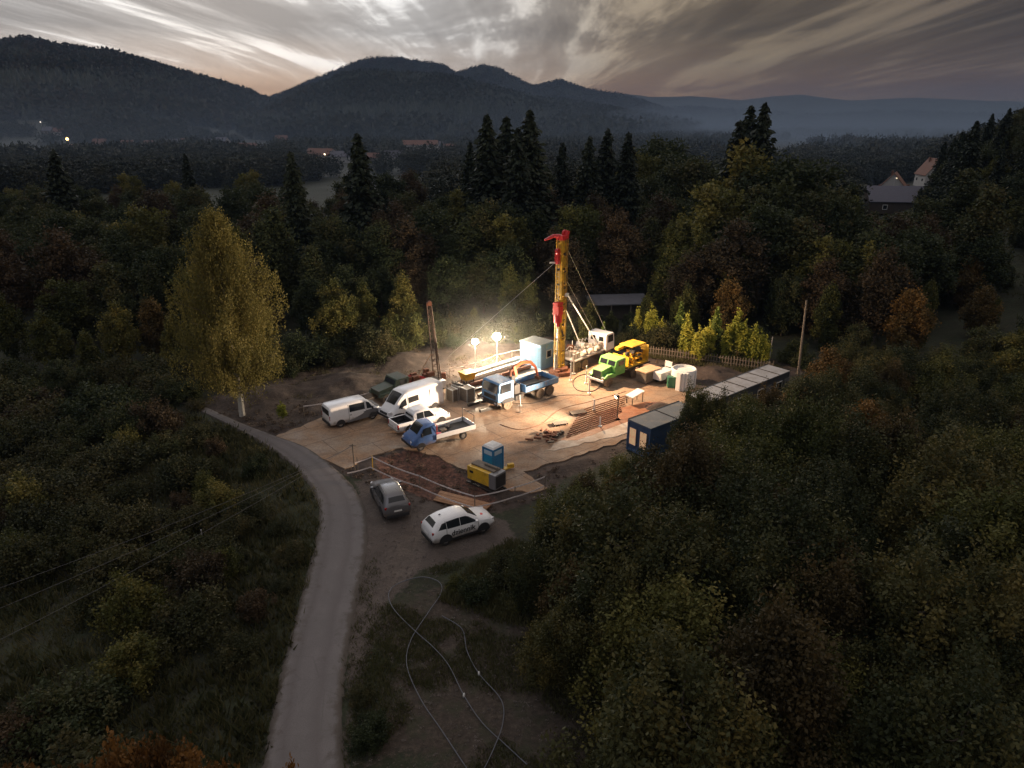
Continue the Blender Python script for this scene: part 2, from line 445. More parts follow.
# heap of dug earth behind the vehicles
for hx, hy, hr, hh in ((-17, 66, 4.5, .8), (-12.5, 73.5, 4, .8), (-5.5, 79, 5, .9), (-24, 63, 4, .7), (3, 80, 5, 1.0), (21, 68.5, 3.2, .7), (13.6, 60.0, 1.6, .45)):
    H0 += hh * np.exp(-((GX - hx) ** 2 + (GY - hy) ** 2) / (2 * (hr / 2) ** 2)) * (1 + rough * .6)
H0 = np.where(edge < 1.0, H0 - (1 - edge) * .0, H0)
nyy, nxx = GX.shape
idx = np.arange(nyy * nxx).reshape(nyy, nxx)
FQ = np.stack([idx[:-1, :-1], idx[:-1, 1:], idx[1:, 1:], idx[1:, :-1]], -1).reshape(-1, 4)
me = fast_mesh('ground', np.stack([GX, GY, H0], -1).reshape(-1, 3), FQ, smooth=True)
col = np.zeros((nyy * nxx, 4), np.float32)
col[:, 0] = earth.ravel()
col[:, 1] = np.clip(sdR / 1.2 + .4 + big * .8, 0, 1).ravel()
col[:, 2] = np.clip(sdL / 1.6 + .5 + big * .9, 0, 1).ravel()
col[:, 3] = np.clip(sdS / 3.0 + .3 + big * 1.2, 0, 1).ravel()
ca = me.attributes.new('zone', 'FLOAT_COLOR', 'POINT'); ca.data.foreach_set('color', col.ravel())

def ground_material():
    m = bpy.data.materials.new('ground_soil'); m.use_nodes = True; t = m.node_tree; b = t.nodes['Principled BSDF']
    tcn = N('ShaderNodeTexCoord', t); a = N('ShaderNodeAttribute', t); a.attribute_name = 'zone'
    def nz(s, d=8, rgh=.65):
        n = N('ShaderNodeTexNoise', t); L(tcn.outputs['Object'], n.inputs['Vector'], t)
        n.inputs['Scale'].default_value = s; n.inputs['Detail'].default_value = d; n.inputs['Roughness'].default_value = rgh; return n.outputs[0]
    fine, midn, bign = nz(3.5), nz(.7), nz(.16, 4)
    sepc = N('ShaderNodeSeparateColor', t); L(a.outputs['Color'], sepc.inputs[0], t)
    def mask(ch):
        ad = N('ShaderNodeMath', t, operation='ADD'); L(ch, ad.inputs[0], t)
        sb = N('ShaderNodeMath', t, operation='MULTIPLY_ADD'); L(fine, sb.inputs[0], t); sb.inputs[1].default_value = .9; sb.inputs[2].default_value = -.45
        L(sb.outputs[0], ad.inputs[1], t)
        return ramp(ad.outputs[0], [(.42, 0.0), (.60, 1.0)], t)
    grass = ramp(fine, [(.3, (.014, .016, .009)), (.5, (.026, .028, .014)), (.72, (.055, .048, .026))], t)
    grass = mixc(ramp(midn, [(.4, 0.), (.65, .7)], t), grass, (.035, .05, .02), tree=t)
    soil = ramp(midn, [(.3, (.026, .018, .015)), (.5, (.055, .038, .030)), (.7, (.12, .088, .070))], t)
    soil = mixc(ramp(fine, [(.50, 0.), (.7, .6)], t), soil, (.12, .09, .075), tree=t)
    redc = ramp(fine, [(.35, (.045, .022, .017)), (.55, (.16, .070, .046)), (.72, (.28, .145, .095))], t)
    grav = ramp(midn, [(.3, (.075, .058, .050)), (.55, (.115, .090, .078)), (.75, (.155, .13, .112))], t)
    grav = mixc(ramp(fine, [(.4, 0.), (.75, .7)], t), grav, (.085, .07, .06), tree=t)
    scrub = ramp(fine, [(.3, (.030, .022, .016)), (.5, (.055, .040, .030)), (.7, (.10, .078, .058))], t)
    scrub = mixc(ramp(midn, [(.48, 0.), (.62, .8)], t), scrub, (.036, .038, .018), tree=t)
    c = mixc(mask(a.outputs['Alpha']), grass, scrub, tree=t)
    c = mixc(mask(sepc.outputs[0]), c, soil, tree=t)
    c = mixc(mask(sepc.outputs[1]), c, redc, tree=t)
    c = mixc(mask(sepc.outputs[2]), c, grav, tree=t)
    vf = nz(19, 5, .7); c = mixc(ramp(vf, [(.35, .75), (.52, 0.)], t), c, (.022, .017, .013), tree=t); c = mixc(ramp(vf, [(.60, 0.), (.74, .5)], t), c, (.24, .20, .165), tree=t)
    L(c, b.inputs['Base Color'], t); b.inputs['Roughness'].default_value = .95
    bp = N('ShaderNodeBump', t); bp.inputs['Strength'].default_value = .6; bp.inputs['Distance'].default_value = .12
    L(fine, bp.inputs['Height'], t); L(bp.outputs[0], b.inputs['Normal'], t)
    return m
tag(link_mesh('ground', me, ground_material()), kind='structure')

# outer terrain and the hills: one sheet, polar so that it is fine near by
azs = np.linspace(R(-62), R(62), 460)
rs = np.concatenate([np.linspace(1, 150, 60), np.geomspace(153, 9500, 330)])
AZ, RR = np.meshgrid(azs, rs)
TX, TY = RR * np.sin(AZ), RR * np.cos(AZ)
TZ = terrain(TX, TY)
inn = np.minimum.reduce([TX + 78, 78 - TX, TY - 10, 118 - TY])
TZ = np.where(inn > 0, TZ - np.clip(inn / 3, 0, 1) * 2.0 - .08, TZ - .08)
ny2, nx2 = TX.shape; id2 = np.arange(ny2 * nx2).reshape(ny2, nx2)
FQ = np.stack([id2[:-1, :-1], id2[1:, :-1], id2[1:, 1:], id2[:-1, 1:]], -1).reshape(-1, 4)[:, ::-1]
me = fast_mesh('hills', np.stack([TX, TY, TZ], -1).reshape(-1, 3), FQ, smooth=True)
fieldm = mat('far_meadow', (.020, .025, .014), .95, var=.35, scale=.012)
tag(link_mesh('hills', me, fieldm), kind='structure')

# ------------------------------------------------------------------ far woods as stuff (nobody could count them)
fleaf = leafmat('far_woods_leaf', [(.013, .020, .014), (.022, .030, .018), (.036, .036, .02), (.05, .036, .02)], trans=0)
def blob_template(kind):
    if kind == 0:     # spruce: stacked ragged cones
        V = []; Fc = []
        for z0, z1, rr in ((.05, .55, .26), (.3, .8, .19), (.55, 1.0, .12)):
            n = len(V); k = 6
            for i in range(k):
                w = 2 * math.pi * i / k + z0 * 5; q = rr * (1 + .25 * (-1) ** i)
                V.append((q * math.cos(w), q * math.sin(w), z0))
            V.append((0, 0, z1)); Fc += [(n + i, n + (i + 1) % k, n + k) for i in range(k)]
        return np.array(V), np.array(Fc)
    r_ = np.random.default_rng(kind)
    if kind == 3:
        bm = bmesh.new(); bmesh.ops.create_icosphere(bm, subdivisions=1, radius=.5)
        V = np.array([v.co[:] for v in bm.verts]); Fc = np.array([[v.index for v in f.verts] for f in bm.faces]); bm.free()
        V = V * (1 + (r_.random((len(V), 1)) - .5) * .5); V[:, 2] = V[:, 2] * 1.15 + .5
        return V, Fc
    n = {1: 44, 2: 170, 4: 520}[kind]; sz = {1: .12, 2: .065, 4: .032}[kind]
    q = r_.normal(size=(n, 3)); q /= np.linalg.norm(q, axis=1, keepdims=True); q *= (.55 + .45 * r_.random((n, 1)))
    q *= 1 + .35 * np.sin(q[:, :1] * 5 + 1) * np.cos(q[:, 1:2] * 6)
    C = q * np.array([.42, .42, .46]) + np.array([0, 0, .52])
    a = r_.normal(size=(n, 3, 3)) * sz; V = (C[:, None, :] + a).reshape(-1, 3)
    return V, np.arange(n * 3).reshape(n, 3)
CLEARINGS = [(232, 640, 9), (246, 650, 12), (262, 655, 13), (188, 800, 7), (206, 780, 7), (150, 740, 8), (172, 760, 8), (128, 760, 7), (72, 640, 11), (100, 800, 7), (222, 820, 7), (60, 980, 6), (48, 990, 6), (322, 480, 17), (345, 470, 12), (372, 480, 14), (395, 460, 8), (421, 560, 18), (437, 600, 8), (452, 570, 8), (282, 820, 7), (383, 265, 12), (41, 990, 5), (275, 780, 6), (836, 400, 5)]
TPL = [blob_template(0), blob_template(1), blob_template(2), blob_template(3), blob_template(4)]
def woods(name, xs, ys, hs, kinds, label, seed=0):
    r_ = np.random.default_rng(seed)
    tpx = 512 + F * xs / (ys * math.cos(PITCH) + 8.8); tr = np.hypot(xs, ys); kp = np.ones(len(xs), bool)
    for hx_, hd_, hw_ in CLEARINGS: kp &= ~((abs(tpx - hx_) < hw_) & (tr > hd_ - 120) & (tr < hd_ + 10))
    xs, ys, hs, kinds = xs[kp], ys[kp], hs[kp], kinds[kp]; zs = terrain(xs, ys); Vs = []; Fs = []; Ts = []; off = 0
    for kd in (0, 1, 2, 4):
        s = kinds == kd
        if not s.any(): continue
        V, Fc = TPL[kd]; n = s.sum(); th = r_.random(n) * 6.28
        sc = hs[s]; wsc = sc * (r_.random(n) * .4 + .85)
        c, si = np.cos(th)[:, None], np.sin(th)[:, None]
        vx = (V[None, :, 0] * c - V[None, :, 1] * si) * wsc[:, None] + xs[s][:, None]
        vy = (V[None, :, 0] * si + V[None, :, 1] * c) * wsc[:, None] + ys[s][:, None]
        vz = V[None, :, 2] * sc[:, None] + zs[s][:, None] - sc[:, None] * .06
        Vs.append(np.stack([vx, vy, vz], -1).reshape(-1, 3))
        Fs.append((Fc[None] + (np.arange(n) * len(V))[:, None, None] + off).reshape(-1, 3)); off += n * len(V)
        tt = r_.random(n) * (.45 if kd == 0 else .95) + (0 if kd == 0 else .05)
        Ts.append(np.repeat(tt, len(V)))
    me = fast_mesh(name, np.concatenate(Vs), np.concatenate(Fs), np.concatenate(Ts))
    return tag(link_mesh(name, me, fleaf), label, 'forest', kind='stuff')
WL = {'left_hill': 'dark wooded slope of the long hill filling the left skyline', 'middle_hill': 'dark wooded hill in the middle, nearest of the big hills',
      'rear_hill': 'bluish wooded ridge peeping out behind the middle hill', 'pale_ridge': 'pale blue wooded ridge in the hazy distance on the right',
      'village_knoll': 'low wooded knoll just behind the left village', 'valley_spur': 'low wooded spur standing in the misty valley'}
def ridge_woods(i, n, hm, seed):
    nm, D, W, th, A, E = RIDGES[i]; r_ = np.random.default_rng(seed)
    a0, a1 = max(A[0], R(-40)), min(A[-1], R(40))
    az = r_.random(n) * (a1 - a0) + a0; rr = D - W * .98 + r_.random(n) ** .75 * (W * 1.04)
    x, y = rr * np.sin(az), rr * np.cos(az)
    hr = ridge_h(i, az, rr); keep = hr > 3
    if i == 0: keep &= ~((rr < 1150) & (vnoise(x, y, 110., 77, 2) < .56))
    if nm != 'village_knoll':
        keep &= ~((vnoise(x, y, 170., seed, 2) > .70) & (hr < 35))
    x, y = x[keep], y[keep]; h = hm * (.6 + .6 * r_.random(len(x))) * (1 + (vnoise(x, y, 90., seed + 1) - .5) * .5)
    kd = np.where(vnoise(x, y, 120., seed + 2) + (r_.random(len(x)) - .5) * .5 > .46, 0, 1)
    woods('far_forest', x, y, h, kd, WL[nm], seed)
ridge_woods(0, 26000, 22, 31); ridge_woods(1, 26000, 19, 32); ridge_woods(2, 12000, 22, 33)
ridge_woods(4, 9000, 26, 34); ridge_woods(5, 2600, 15, 35); ridge_woods(6, 3500, 20, 36)
# valley floor: hedges, copses and tree lines between the site wood and the hills
r_ = np.random.default_rng(44); n = 26000
az = r_.random(n) * R(84) - R(42); rr = 190 * np.exp(r_.random(n) * math.log(2300 / 190.))
x, y = rr * np.sin(az), rr * np.cos(az)
meadow = (np.abs(rr - 640) < 190) & (az < R(-13)) & (az > R(-36))
m_ = vnoise(x, y * .55, 110., 45, 3)
den = np.where(rr < 300, .36, .485)
keep = (m_ > den) & ~(meadow & (m_ < .56)) & ~((az > R(25)) & (rr < 330)) & ~((az < R(-6)) & (rr < 540) & (m_ < np.where(rr > 300, .60, .74)))
x, y, rr = x[keep], y[keep], rr[keep]
h = (6 + 8 * r_.random(len(x))) * np.where(rr < 420, .9, 1.05)
kd = np.where(rr < 430, 4, np.where(r_.random(len(x)) > .78, 0, 2))
woods('valley_woods', x, y, h, kd, 'dark copses and hedgerow trees scattered over the hazy valley floor', 46)

# ------------------------------------------------------------------ air
def volume(name, color, dens, aniso=0.0):
    m = bpy.data.materials.new(name); m.use_nodes = True; t = m.node_tree
    t.nodes.remove(t.nodes['Principled BSDF'])
    pv = N('ShaderNodeVolumePrincipled', t); pv.inputs['Color'].default_value = (*color, 1); pv.inputs['Density'].default_value = dens
    pv.inputs['Anisotropy'].default_value = aniso
    L(pv.outputs[0], t.nodes['Material Output'].inputs['Volume'], t); return m
HAZE = 0.000115
hz = MB().box((0, 4700, 203), (19000, 10000, 414)); hz = hz.build('haze', volume('haze_air', (.23, .35, .58), HAZE)); tag(hz, kind='stuff')
def mist(label, cx, cy, rx, ry, dens, top):
    """ground mist, thickest low down and thinning out upwards"""
    m = volume('mist_air', (.36, .47, .64), dens); t = m.node_tree; tcn = N('ShaderNodeTexCoord', t); sp = N('ShaderNodeSeparateXYZ', t); L(tcn.outputs['Object'], sp.inputs[0], t)
    f = ramp(fm2(t, 'DIVIDE', sp.outputs[2], top), [(0.0, 1.0), (.2, .55), (.45, .2), (1.0, 0.0)], t)
    pv = [n for n in t.nodes if n.type == 'PRINCIPLED_VOLUME'][0]; L(fm2(t, 'MULTIPLY', f, dens), pv.inputs['Density'], t)
    o = MB().sphere((0, 0, 0), 1.0, 32, (rx, ry, top)).build('mist', m); o.location = (cx, cy, 0); return tag(o, label, 'mist', kind='stuff')
def fm2(t, op, a, b):
    n = N('ShaderNodeMath', t, operation=op)
    for i, vv in enumerate((a, b)):
        if isinstance(vv, (int, float)): n.inputs[i].default_value = vv
        else: L(vv, n.inputs[i], t)
    return n.outputs[0]
mist('bluish mist over the whole valley floor below the hills', 60, 1350, 1300, 1130, .00085, 95)
c_ = atd(860, 150, 1300)
mist('paler mist lying in the valley on the right behind the white houses', c_.x, c_.y, 480, 620, .0042, 70)

# ------------------------------------------------------------------ road and concrete yard
RL = [(262, 768), (270, 720), (281, 670), (294, 620), (306, 575), (316, 535), (318, 510), (310, 488), (292, 466), (268, 448), (238, 430), (210, 416), (185, 405), (168, 398)]
RRt = [(345, 768), (343, 720), (346, 670), (354, 620), (363, 575), (368, 540), (366, 512), (355, 488), (335, 468), (308, 448), (275, 436), (243, 424), (210, 409), (188, 400)]
Lw = [at(252, 900), at(257, 830)] + [at(*p) for p in RL]; Rw = [at(352, 900), at(348, 830)] + [at(*p) for p in RRt]
def crom(P, k=8):
    out = []
    for i in range(len(P) - 1):
        p0, p1, p2, p3 = P[max(i - 1, 0)], P[i], P[i + 1], P[min(i + 2, len(P) - 1)]
        for j in range(k):
            t_ = j / k
            out.append(.5 * ((2 * p1) + (p2 - p0) * t_ + (2 * p0 - 5 * p1 + 4 * p2 - p3) * t_ ** 2 + (3 * p1 - p0 - 3 * p2 + p3) * t_ ** 3))
    out.append(P[-1]); return out
Lc, Rc = crom(Lw, 14), crom(Rw, 14); V = []; Fc = []; K = 20; ACR = []
for i, (a, b) in enumerate(zip(Lc, Rc)):
    for k in range(K + 1):
        f = k / K; p = a.lerp(b, f)
        ACR.append(f)
        if k in (0, K): p = p + (b - a).normalized() * (noise.noise(Vector((i * .9, k, 0))) * .14 + noise.noise(Vector((i * .2, k, 5))) * .14)
        V.append((p.x, p.y, .055 + .03 * math.sin(math.pi * f) - (.12 if k in (0, K) else 0)))
for i in range(len(Lc) - 1):
    for k in range(K): q = i * (K + 1) + k; Fc.append((q, q + 1, q + K + 2, q + K + 1))
def asphalt():
    m = mat('worn_asphalt', (.17, .155, .155), .85, var=.18, scale=.55, bump=.0); t = m.node_tree; b = t.nodes['Principled BSDF']
    tcn = N('ShaderNodeTexCoord', t); n = N('ShaderNodeTexNoise', t); L(tcn.outputs['Object'], n.inputs['Vector'], t)
    n.inputs['Scale'].default_value = 30; n.inputs['Detail'].default_value = 4
    old = b.inputs['Base Color'].links[0].from_socket
    c = mixc(ramp(n.outputs[0], [(.35, .0), (.7, .55)], t), old, (.10, .09, .085), tree=t)
    vo = N('ShaderNodeTexVoronoi', t, feature='DISTANCE_TO_EDGE'); L(tcn.outputs['Object'], vo.inputs['Vector'], t); vo.inputs['Scale'].default_value = .45
    n3 = N('ShaderNodeTexNoise', t); L(tcn.outputs['Object'], n3.inputs['Vector'], t); n3.inputs['Scale'].default_value = .25
    f = fm2(t, 'MULTIPLY', ramp(vo.outputs[0], [(.0, .35), (.012, .0)], t), ramp(n3.outputs[0], [(.5, 0.), (.62, 1.)], t))
    c = mixc(f, c, (.05, .045, .04), tree=t)
    at_ = N('ShaderNodeAttribute', t); at_.attribute_name = 'tint'; wv = N('ShaderNodeTexNoise', t); L(tcn.outputs['Object'], wv.inputs['Vector'], t); wv.inputs['Scale'].default_value = .5
    x_ = fm2(t, 'ADD', at_.outputs['Fac'], fm2(t, 'MULTIPLY', wv.outputs[0], .12))
    c = mixc(ramp(x_, [(.06, .0), (.18, .0), (.30, .55), (.40, .15), (.56, .10), (.72, .50), (.82, .0)], t), c, (.10, .085, .085), tree=t)
    mud = N('ShaderNodeTexNoise', t); L(tcn.outputs['Object'], mud.inputs['Vector'], t); mud.inputs['Scale'].default_value = 1.4; mud.inputs['Detail'].default_value = 9; mud.inputs['Roughness'].default_value = .7
    ed = ramp(at_.outputs['Fac'], [(0., .55), (.13, .12), (.5, .0), (.86, .12), (1., .55)], t)
    c = mixc(ramp(fm2(t, 'ADD', mud.outputs[0], ed), [(.62, 0.), (.85, .85)], t), c, (.075, .06, .048), tree=t)
    L(c, b.inputs['Base Color'], t)
    bp = N('ShaderNodeBump', t); bp.inputs['Strength'].default_value = .35; bp.inputs['Distance'].default_value = .02
    L(n.outputs[0], bp.inputs['Height'], t); L(bp.outputs[0], b.inputs['Normal'], t); return m
def fm2(t, op, a, b):
    n = N('ShaderNodeMath', t, operation=op)
    for i, vv in enumerate((a, b)):
        if isinstance(vv, (int, float)): n.inputs[i].default_value = vv
        else: L(vv, n.inputs[i], t)
    return n.outputs[0]
me = fast_mesh('road', V, Fc, ACR, smooth=True); tag(link_mesh('road', me, asphalt()), kind='structure')

def pad_material():
    m = bpy.data.materials.new('yard_slabs'); m.use_nodes = True; t = m.node_tree; b = t.nodes['Principled BSDF']
    tcn = N('ShaderNodeTexCoord', t)
    mpn = N('ShaderNodeMapping', t); L(tcn.outputs['Object'], mpn.inputs[0], t); mpn.inputs['Rotation'].default_value = (0, 0, -R(39))
    br = N('ShaderNodeTexBrick', t); L(mpn.outputs[0], br.inputs['Vector'], t)
    br.inputs['Scale'].default_value = 1.0; br.inputs['Brick Width'].default_value = 6.0; br.inputs['Row Height'].default_value = 3.0
    br.inputs['Mortar Size'].default_value = .03; br.inputs['Mortar Smooth'].default_value = .3; br.offset = .5
    br.inputs['Color1'].default_value = (.33, .24, .165, 1); br.inputs['Color2'].default_value = (.29, .21, .145, 1); br.inputs['Mortar'].default_value = (.07, .045, .03, 1)
    def nz(s, d=8, rgh=.65, mp=None):
        n = N('ShaderNodeTexNoise', t); L((mp or tcn).outputs[0 if mp else 'Object'], n.inputs['Vector'], t)
        n.inputs['Scale'].default_value = s; n.inputs['Detail'].default_value = d; n.inputs['Roughness'].default_value = rgh; return n.outputs[0]
    mp2 = N('ShaderNodeMapping', t); L(tcn.outputs['Object'], mp2.inputs[0], t); mp2.inputs['Rotation'].default_value = (0, 0, -R(39)); mp2.inputs['Scale'].default_value = (.28, .9, 1)
    streak = nz(1.2, 8, .65, mp2); a_ = nz(.35, 6); f_ = nz(5)
    c = mixc(ramp(a_, [(.42, 0.), (.62, .85)], t), br.outputs['Color'], (.40, .24, .135), tree=t)
    c = mixc(ramp(nz(.9, 10, .75), [(.48, 0.), (.60, .55)], t), c, (.24, .15, .09), tree=t)
    c = mixc(ramp(streak, [(.50, 0.), (.64, .6)], t), c, (.17, .105, .065), tree=t)
    c = mixc(ramp(nz(.22, 9, .7), [(.52, 0.), (.60, .5)], t), c, (.36, .28, .205), tree=t)
    c = mixc(ramp(nz(9, 6, .75), [(.36, .55), (.50, 0.)], t), c, (.10, .065, .045), tree=t)
    c = mixc(ramp(f_, [(.45, 0.), (.75, .5)], t), c, (.15, .10, .07), tree=t)
    mo = fm2(t, 'MULTIPLY', br.outputs['Fac'], ramp(a_, [(.3, 1.), (.7, .35)], t))
    c = mixc(mo, c, (.07, .045, .03), tree=t)
    L(c, b.inputs['Base Color'], t)
    L(ramp(a_, [(.35, .55), (.6, .92)], t), b.inputs['Roughness'], t)
    bp = N('ShaderNodeBump', t); bp.inputs['Strength'].default_value = .4; bp.inputs['Distance'].default_value = .05
    L(fm2(t, 'SUBTRACT', streak, fm2(t, 'MULTIPLY', mo, .6)), bp.inputs['Height'], t); L(bp.outputs[0], b.inputs['Normal'], t)
    return m
mb = MB(); pp = []
for i in range(len(PADP)):
    a = Vector(PADP[i]); b = Vector(PADP[(i + 1) % len(PADP)]); k = max(1, int((b - a).length / .5))
    nrm2 = Vector((-(b - a).y, (b - a).x)).normalized()
    for j in range(k):
        p = a.lerp(b, j / k); p += nrm2 * noise.noise(Vector((p.x * .9, p.y * .9, 3))) * (.1 if i < 1 else .35); pp.append((p.x, p.y))
mb.slab(pp, -.25, .04)
tag(mb.build('yard_paving', pad_material()), kind='structure')
# lamplight painted in as pale sheets, and red wet strips lying on the yard
def sheet(name, pts, z, m, seed=0, jit=.25):
    pp = []
    for i in range(len(pts)):
        a = Vector(pts[i]); b = Vector(pts[(i + 1) % len(pts)]); k = max(1, int((b - a).length / .4))
        for j in range(k):
            p = a.lerp(b, j / k); q = noise.noise_vector(Vector((p.x * .8, p.y * .8, seed))); pp.append((p.x + q.x * jit, p.y + q.y * jit))
    return tag(MB().slab(pp, z - .03, z).build(name, m), kind='structure')
redmud = mat('red_mud', (.30, .115, .05), .55, var=.3, scale=2.2, bump=.5, dirt=(.42, .22, .12), dirt_amt=.4)
lamplight_paint = mat('painted_lamplight', (.64, .56, .46), .8, var=.15, scale=1.2, bump=.3, dirt=(.38, .26, .17), dirt_amt=.55)
sheet('red_mud_ground', wp((560, 441), (578, 441), (660, 410), (650, 402), (600, 412)), .075, redmud, 1, .12)
sheet('lamplit_slab_ground', wp((545, 452), (600, 440), (640, 430), (640, 418), (625, 419), (580, 436), (550, 446)), .07, lamplight_paint, 2, .55)  # strong lamplight on this concrete strip is put into a paler colour
sheet('lit_slab_ground', wp((470, 390), (500, 380), (560, 378), (560, 372), (500, 366), (462, 388)), .06, mat('painted_lit_ground', (.5, .45, .4), .8, var=.25, scale=1.5, bump=.3, dirt=(.3, .2, .14), dirt_amt=.4), 3, .3)  # floodlit ground around the pipes painted as a paler sheet

# ------------------------------------------------------------------ plants
def diamonds(C, size, r_, tint, updir=None, elong=1.35):
    """leaf-sized diamond faces with random attitude"""
    n = len(C)
    a = r_.normal(size=(n, 3)); a /= np.linalg.norm(a, axis=1, keepdims=True)
    if updir is not None: a = a * .45 + updir; a /= np.linalg.norm(a, axis=1, keepdims=True)
    b = np.cross(a, r_.normal(size=(n, 3))); b /= np.linalg.norm(b, axis=1, keepdims=True) + 1e-9
    s = (size * (.65 + .7 * r_.random(n)))[:, None] * .5
    a = a * s * elong; b = b * s * .8
    V = np.stack([C - a, C + b, C + a, C - b], 1).reshape(-1, 3)
    return V, np.arange(n * 4).reshape(n, 4), np.repeat(tint, 4)
def limb_mesh(name, h, r0, nl, spread, r_, z0=.25, lean=.03):
    mb = MB(); top = Vector((r_.normal() * lean * h, r_.normal() * lean * h, h * .86))
    mb.tube([(0, 0, -.4), (0, 0, 0), top * .35, top * .7, top], [r0 * 1.35, r0 * 1.1, r0 * .75, r0 * .4, r0 * .1], 7)
    for i in range(nl):
        f = z0 + (0.85 - z0) * (i + r_.random() * .6) / nl; b = top * f; b.z = h * .86 * f
        w = i * 2.4 + r_.random(); l = spread * (1.1 - f * .7)
        e = b + Vector((math.cos(w) * l, math.sin(w) * l, l * .55)); m_ = b.lerp(e, .5) + Vector((0, 0, -l * .06))
        mb.tube([b, m_, e], [r0 * .38, r0 * .24, r0 * .06], 5)
    return mb
def crown(h, cr, z0, n, leaf, seed, clumps=46, lump=.35, shape='round', fill=.5, crad=.30, tall=.8):
    r_ = np.random.default_rng(seed)
    d = r_.normal(size=(clumps, 3)); d /= np.linalg.norm(d, axis=1, keepdims=True)
    rad = r_.random(clumps) ** (1 / 2.6) * (1 + (r_.random(clumps) - .5) * lump)
    zc_ = (z0 + h) / 2; hz_ = (h - z0) / 2
    P = d * rad[:, None]; P[:, 2] *= .95
    zz = zc_ + P[:, 2] * hz_ * .88
    f = (zz - z0) / (h - z0)
    if shape == 'round': wd = np.ones_like(f)
    elif shape == 'cone': wd = np.clip(1.25 - f * 1.05, .15, 1.2)
    elif shape == 'egg': wd = np.clip(1.15 - abs(f - .35) * 1.0, .3, 1.1)
    else: wd = np.ones_like(f)
    Cc = np.stack([P[:, 0] * cr * .85 * wd, P[:, 1] * cr * .85 * wd, zz], -1)
    crd = cr * crad * (.6 + .8 * r_.random(clumps))
    ct = r_.random(clumps)
    w = crd ** 2; w /= w.sum(); k = r_.choice(clumps, size=n, p=w)
    q = r_.normal(size=(n, 3)); q /= np.linalg.norm(q, axis=1, keepdims=True); q *= (r_.random(n) ** (1 / 3))[:, None]
    q[:, 2] *= tall
    C = Cc[k] + q * crd[k][:, None] * (1 + .38 * r_.normal(size=(n, 1)))
    tint = np.clip(ct[k] * .7 + .3 * r_.random(n), 0, 1)
    return C, tint, r_
def plant(name, label, cat, group, h, cr, z0, n, leaf, seed, lm, shape='round', clumps=46, trunk_r=.16, bark=None, lump=.35, crad=.30, nl=7, stems=1, tall=.8):
    t = thing(name, label, cat, (0, 0, -500), 0, group)
    C, tint, r_ = crown(h, cr, z0, n, leaf, seed, clumps, lump, shape, crad=crad, tall=tall)
    V, Fc, T = diamonds(C, leaf, r_, tint)
    if stems > 1:
        mb = MB()
        for i in range(stems):
            w = 6.28 * i / stems + r_.random(); e = Vector((math.cos(w) * cr * .6, math.sin(w) * cr * .6, h * .8))
            mb.tube([(0, 0, -.2), e * .4 + Vector((0, 0, h * .08)), e], [trunk_r, trunk_r * .6, trunk_r * .15], 5)
    else: mb = limb_mesh(name, h, trunk_r, nl, cr * .75, r_)
    mb.build('trunk' if stems == 1 else 'stem', bark or M['bark'], t)
    link_mesh('crown' if stems == 1 else 'foliage', fast_mesh('crown', V, Fc, T), lm, t)
    return t
def spruce(label, h, rad, seed, lm, n_l=34, group=None, leaf=.42, bare=.04, dens=1.0):
    t = thing('spruce_tree', label, 'spruce', (0, 0, -500), 0, group)
    r_ = np.random.default_rng(seed); Cs = []; U = []; T = []
    nbr = n_l * 12
    for i in range(nbr):
        f = ((i + r_.random()) / nbr) ** 1.12; z = h * (bare + (0.985 - bare) * f)
        br = rad * ((1 - f) ** .80 * .96 + .04); w = i * 2.39996 + r_.normal() * .25
        l = br * (.60 + .55 * r_.random() ** 1.3)
        k = max(3, int(l / .15 * dens)); s = (np.arange(k) + r_.random(k)) / k
        wdt = (.10 + l * .17) * np.sin(np.clip(s, .08, 1) * 2.9)
        off = r_.normal(size=k) * wdt
        x = np.cos(w) * s * l - np.sin(w) * off; y = np.sin(w) * s * l + np.cos(w) * off
        up = .35 * max(0, f - .75)
        zz = z - s * l * (.34 + .12 * (1 - f) - up) + s ** 2 * l * .24 - np.abs(r_.normal(size=k)) * .20
        Cs.append(np.stack([x, y, zz], -1)); U.append(np.tile([math.cos(w) * .7, math.sin(w) * .7, -.45], (k, 1)))
        T.append(np.clip(.2 + .5 * s + .25 * r_.normal(size=k), 0, 1))
    C = np.concatenate(Cs); V, Fc, TT = diamonds(C, leaf, r_, np.concatenate(T), np.concatenate(U), 1.5)
    mb = MB(); mb.tube([(0, 0, -.5), (0, 0, h * .3), (0, 0, h * .99)], [h * .016, h * .011, .02], 7); mb.build('trunk', M['bark'], t)
    link_mesh('crown', fast_mesh('crown', V, Fc, TT), lm, t)
    return t

lm_dark = leafmat('dark_green_leaf', [(.018, .028, .012), (.032, .045, .018), (.055, .065, .025), (.085, .075, .03)])
lm_thick = leafmat('thicket_leaf', [(.017, .024, .011), (.034, .043, .016), (.075, .072, .024), (.16, .125, .036)])
lm_thaut = leafmat('thicket_autumn_leaf', [(.028, .025, .012), (.048, .038, .016), (.075, .055, .022), (.11, .072, .026)])
lm_olive = leafmat('olive_leaf', [(.028, .038, .012), (.056, .066, .018), (.11, .108, .028), (.20, .165, .045)])
lm_autumn = leafmat('autumn_leaf', [(.040, .034, .014), (.075, .055, .02), (.13, .085, .028), (.20, .11, .03)])
lm_brown = leafmat('russet_leaf', [(.026, .022, .013), (.045, .035, .02), (.066, .047, .026), (.09, .058, .03)])
lm_birch = leafmat('yellow_birch_leaf', [(.070, .068, .020), (.115, .105, .028), (.165, .145, .038), (.23, .19, .052)])
lm_spruce = leafmat('spruce_needle', [(.008, .013, .009), (.014, .022, .013), (.022, .032, .018), (.032, .042, .022)], trans=0)
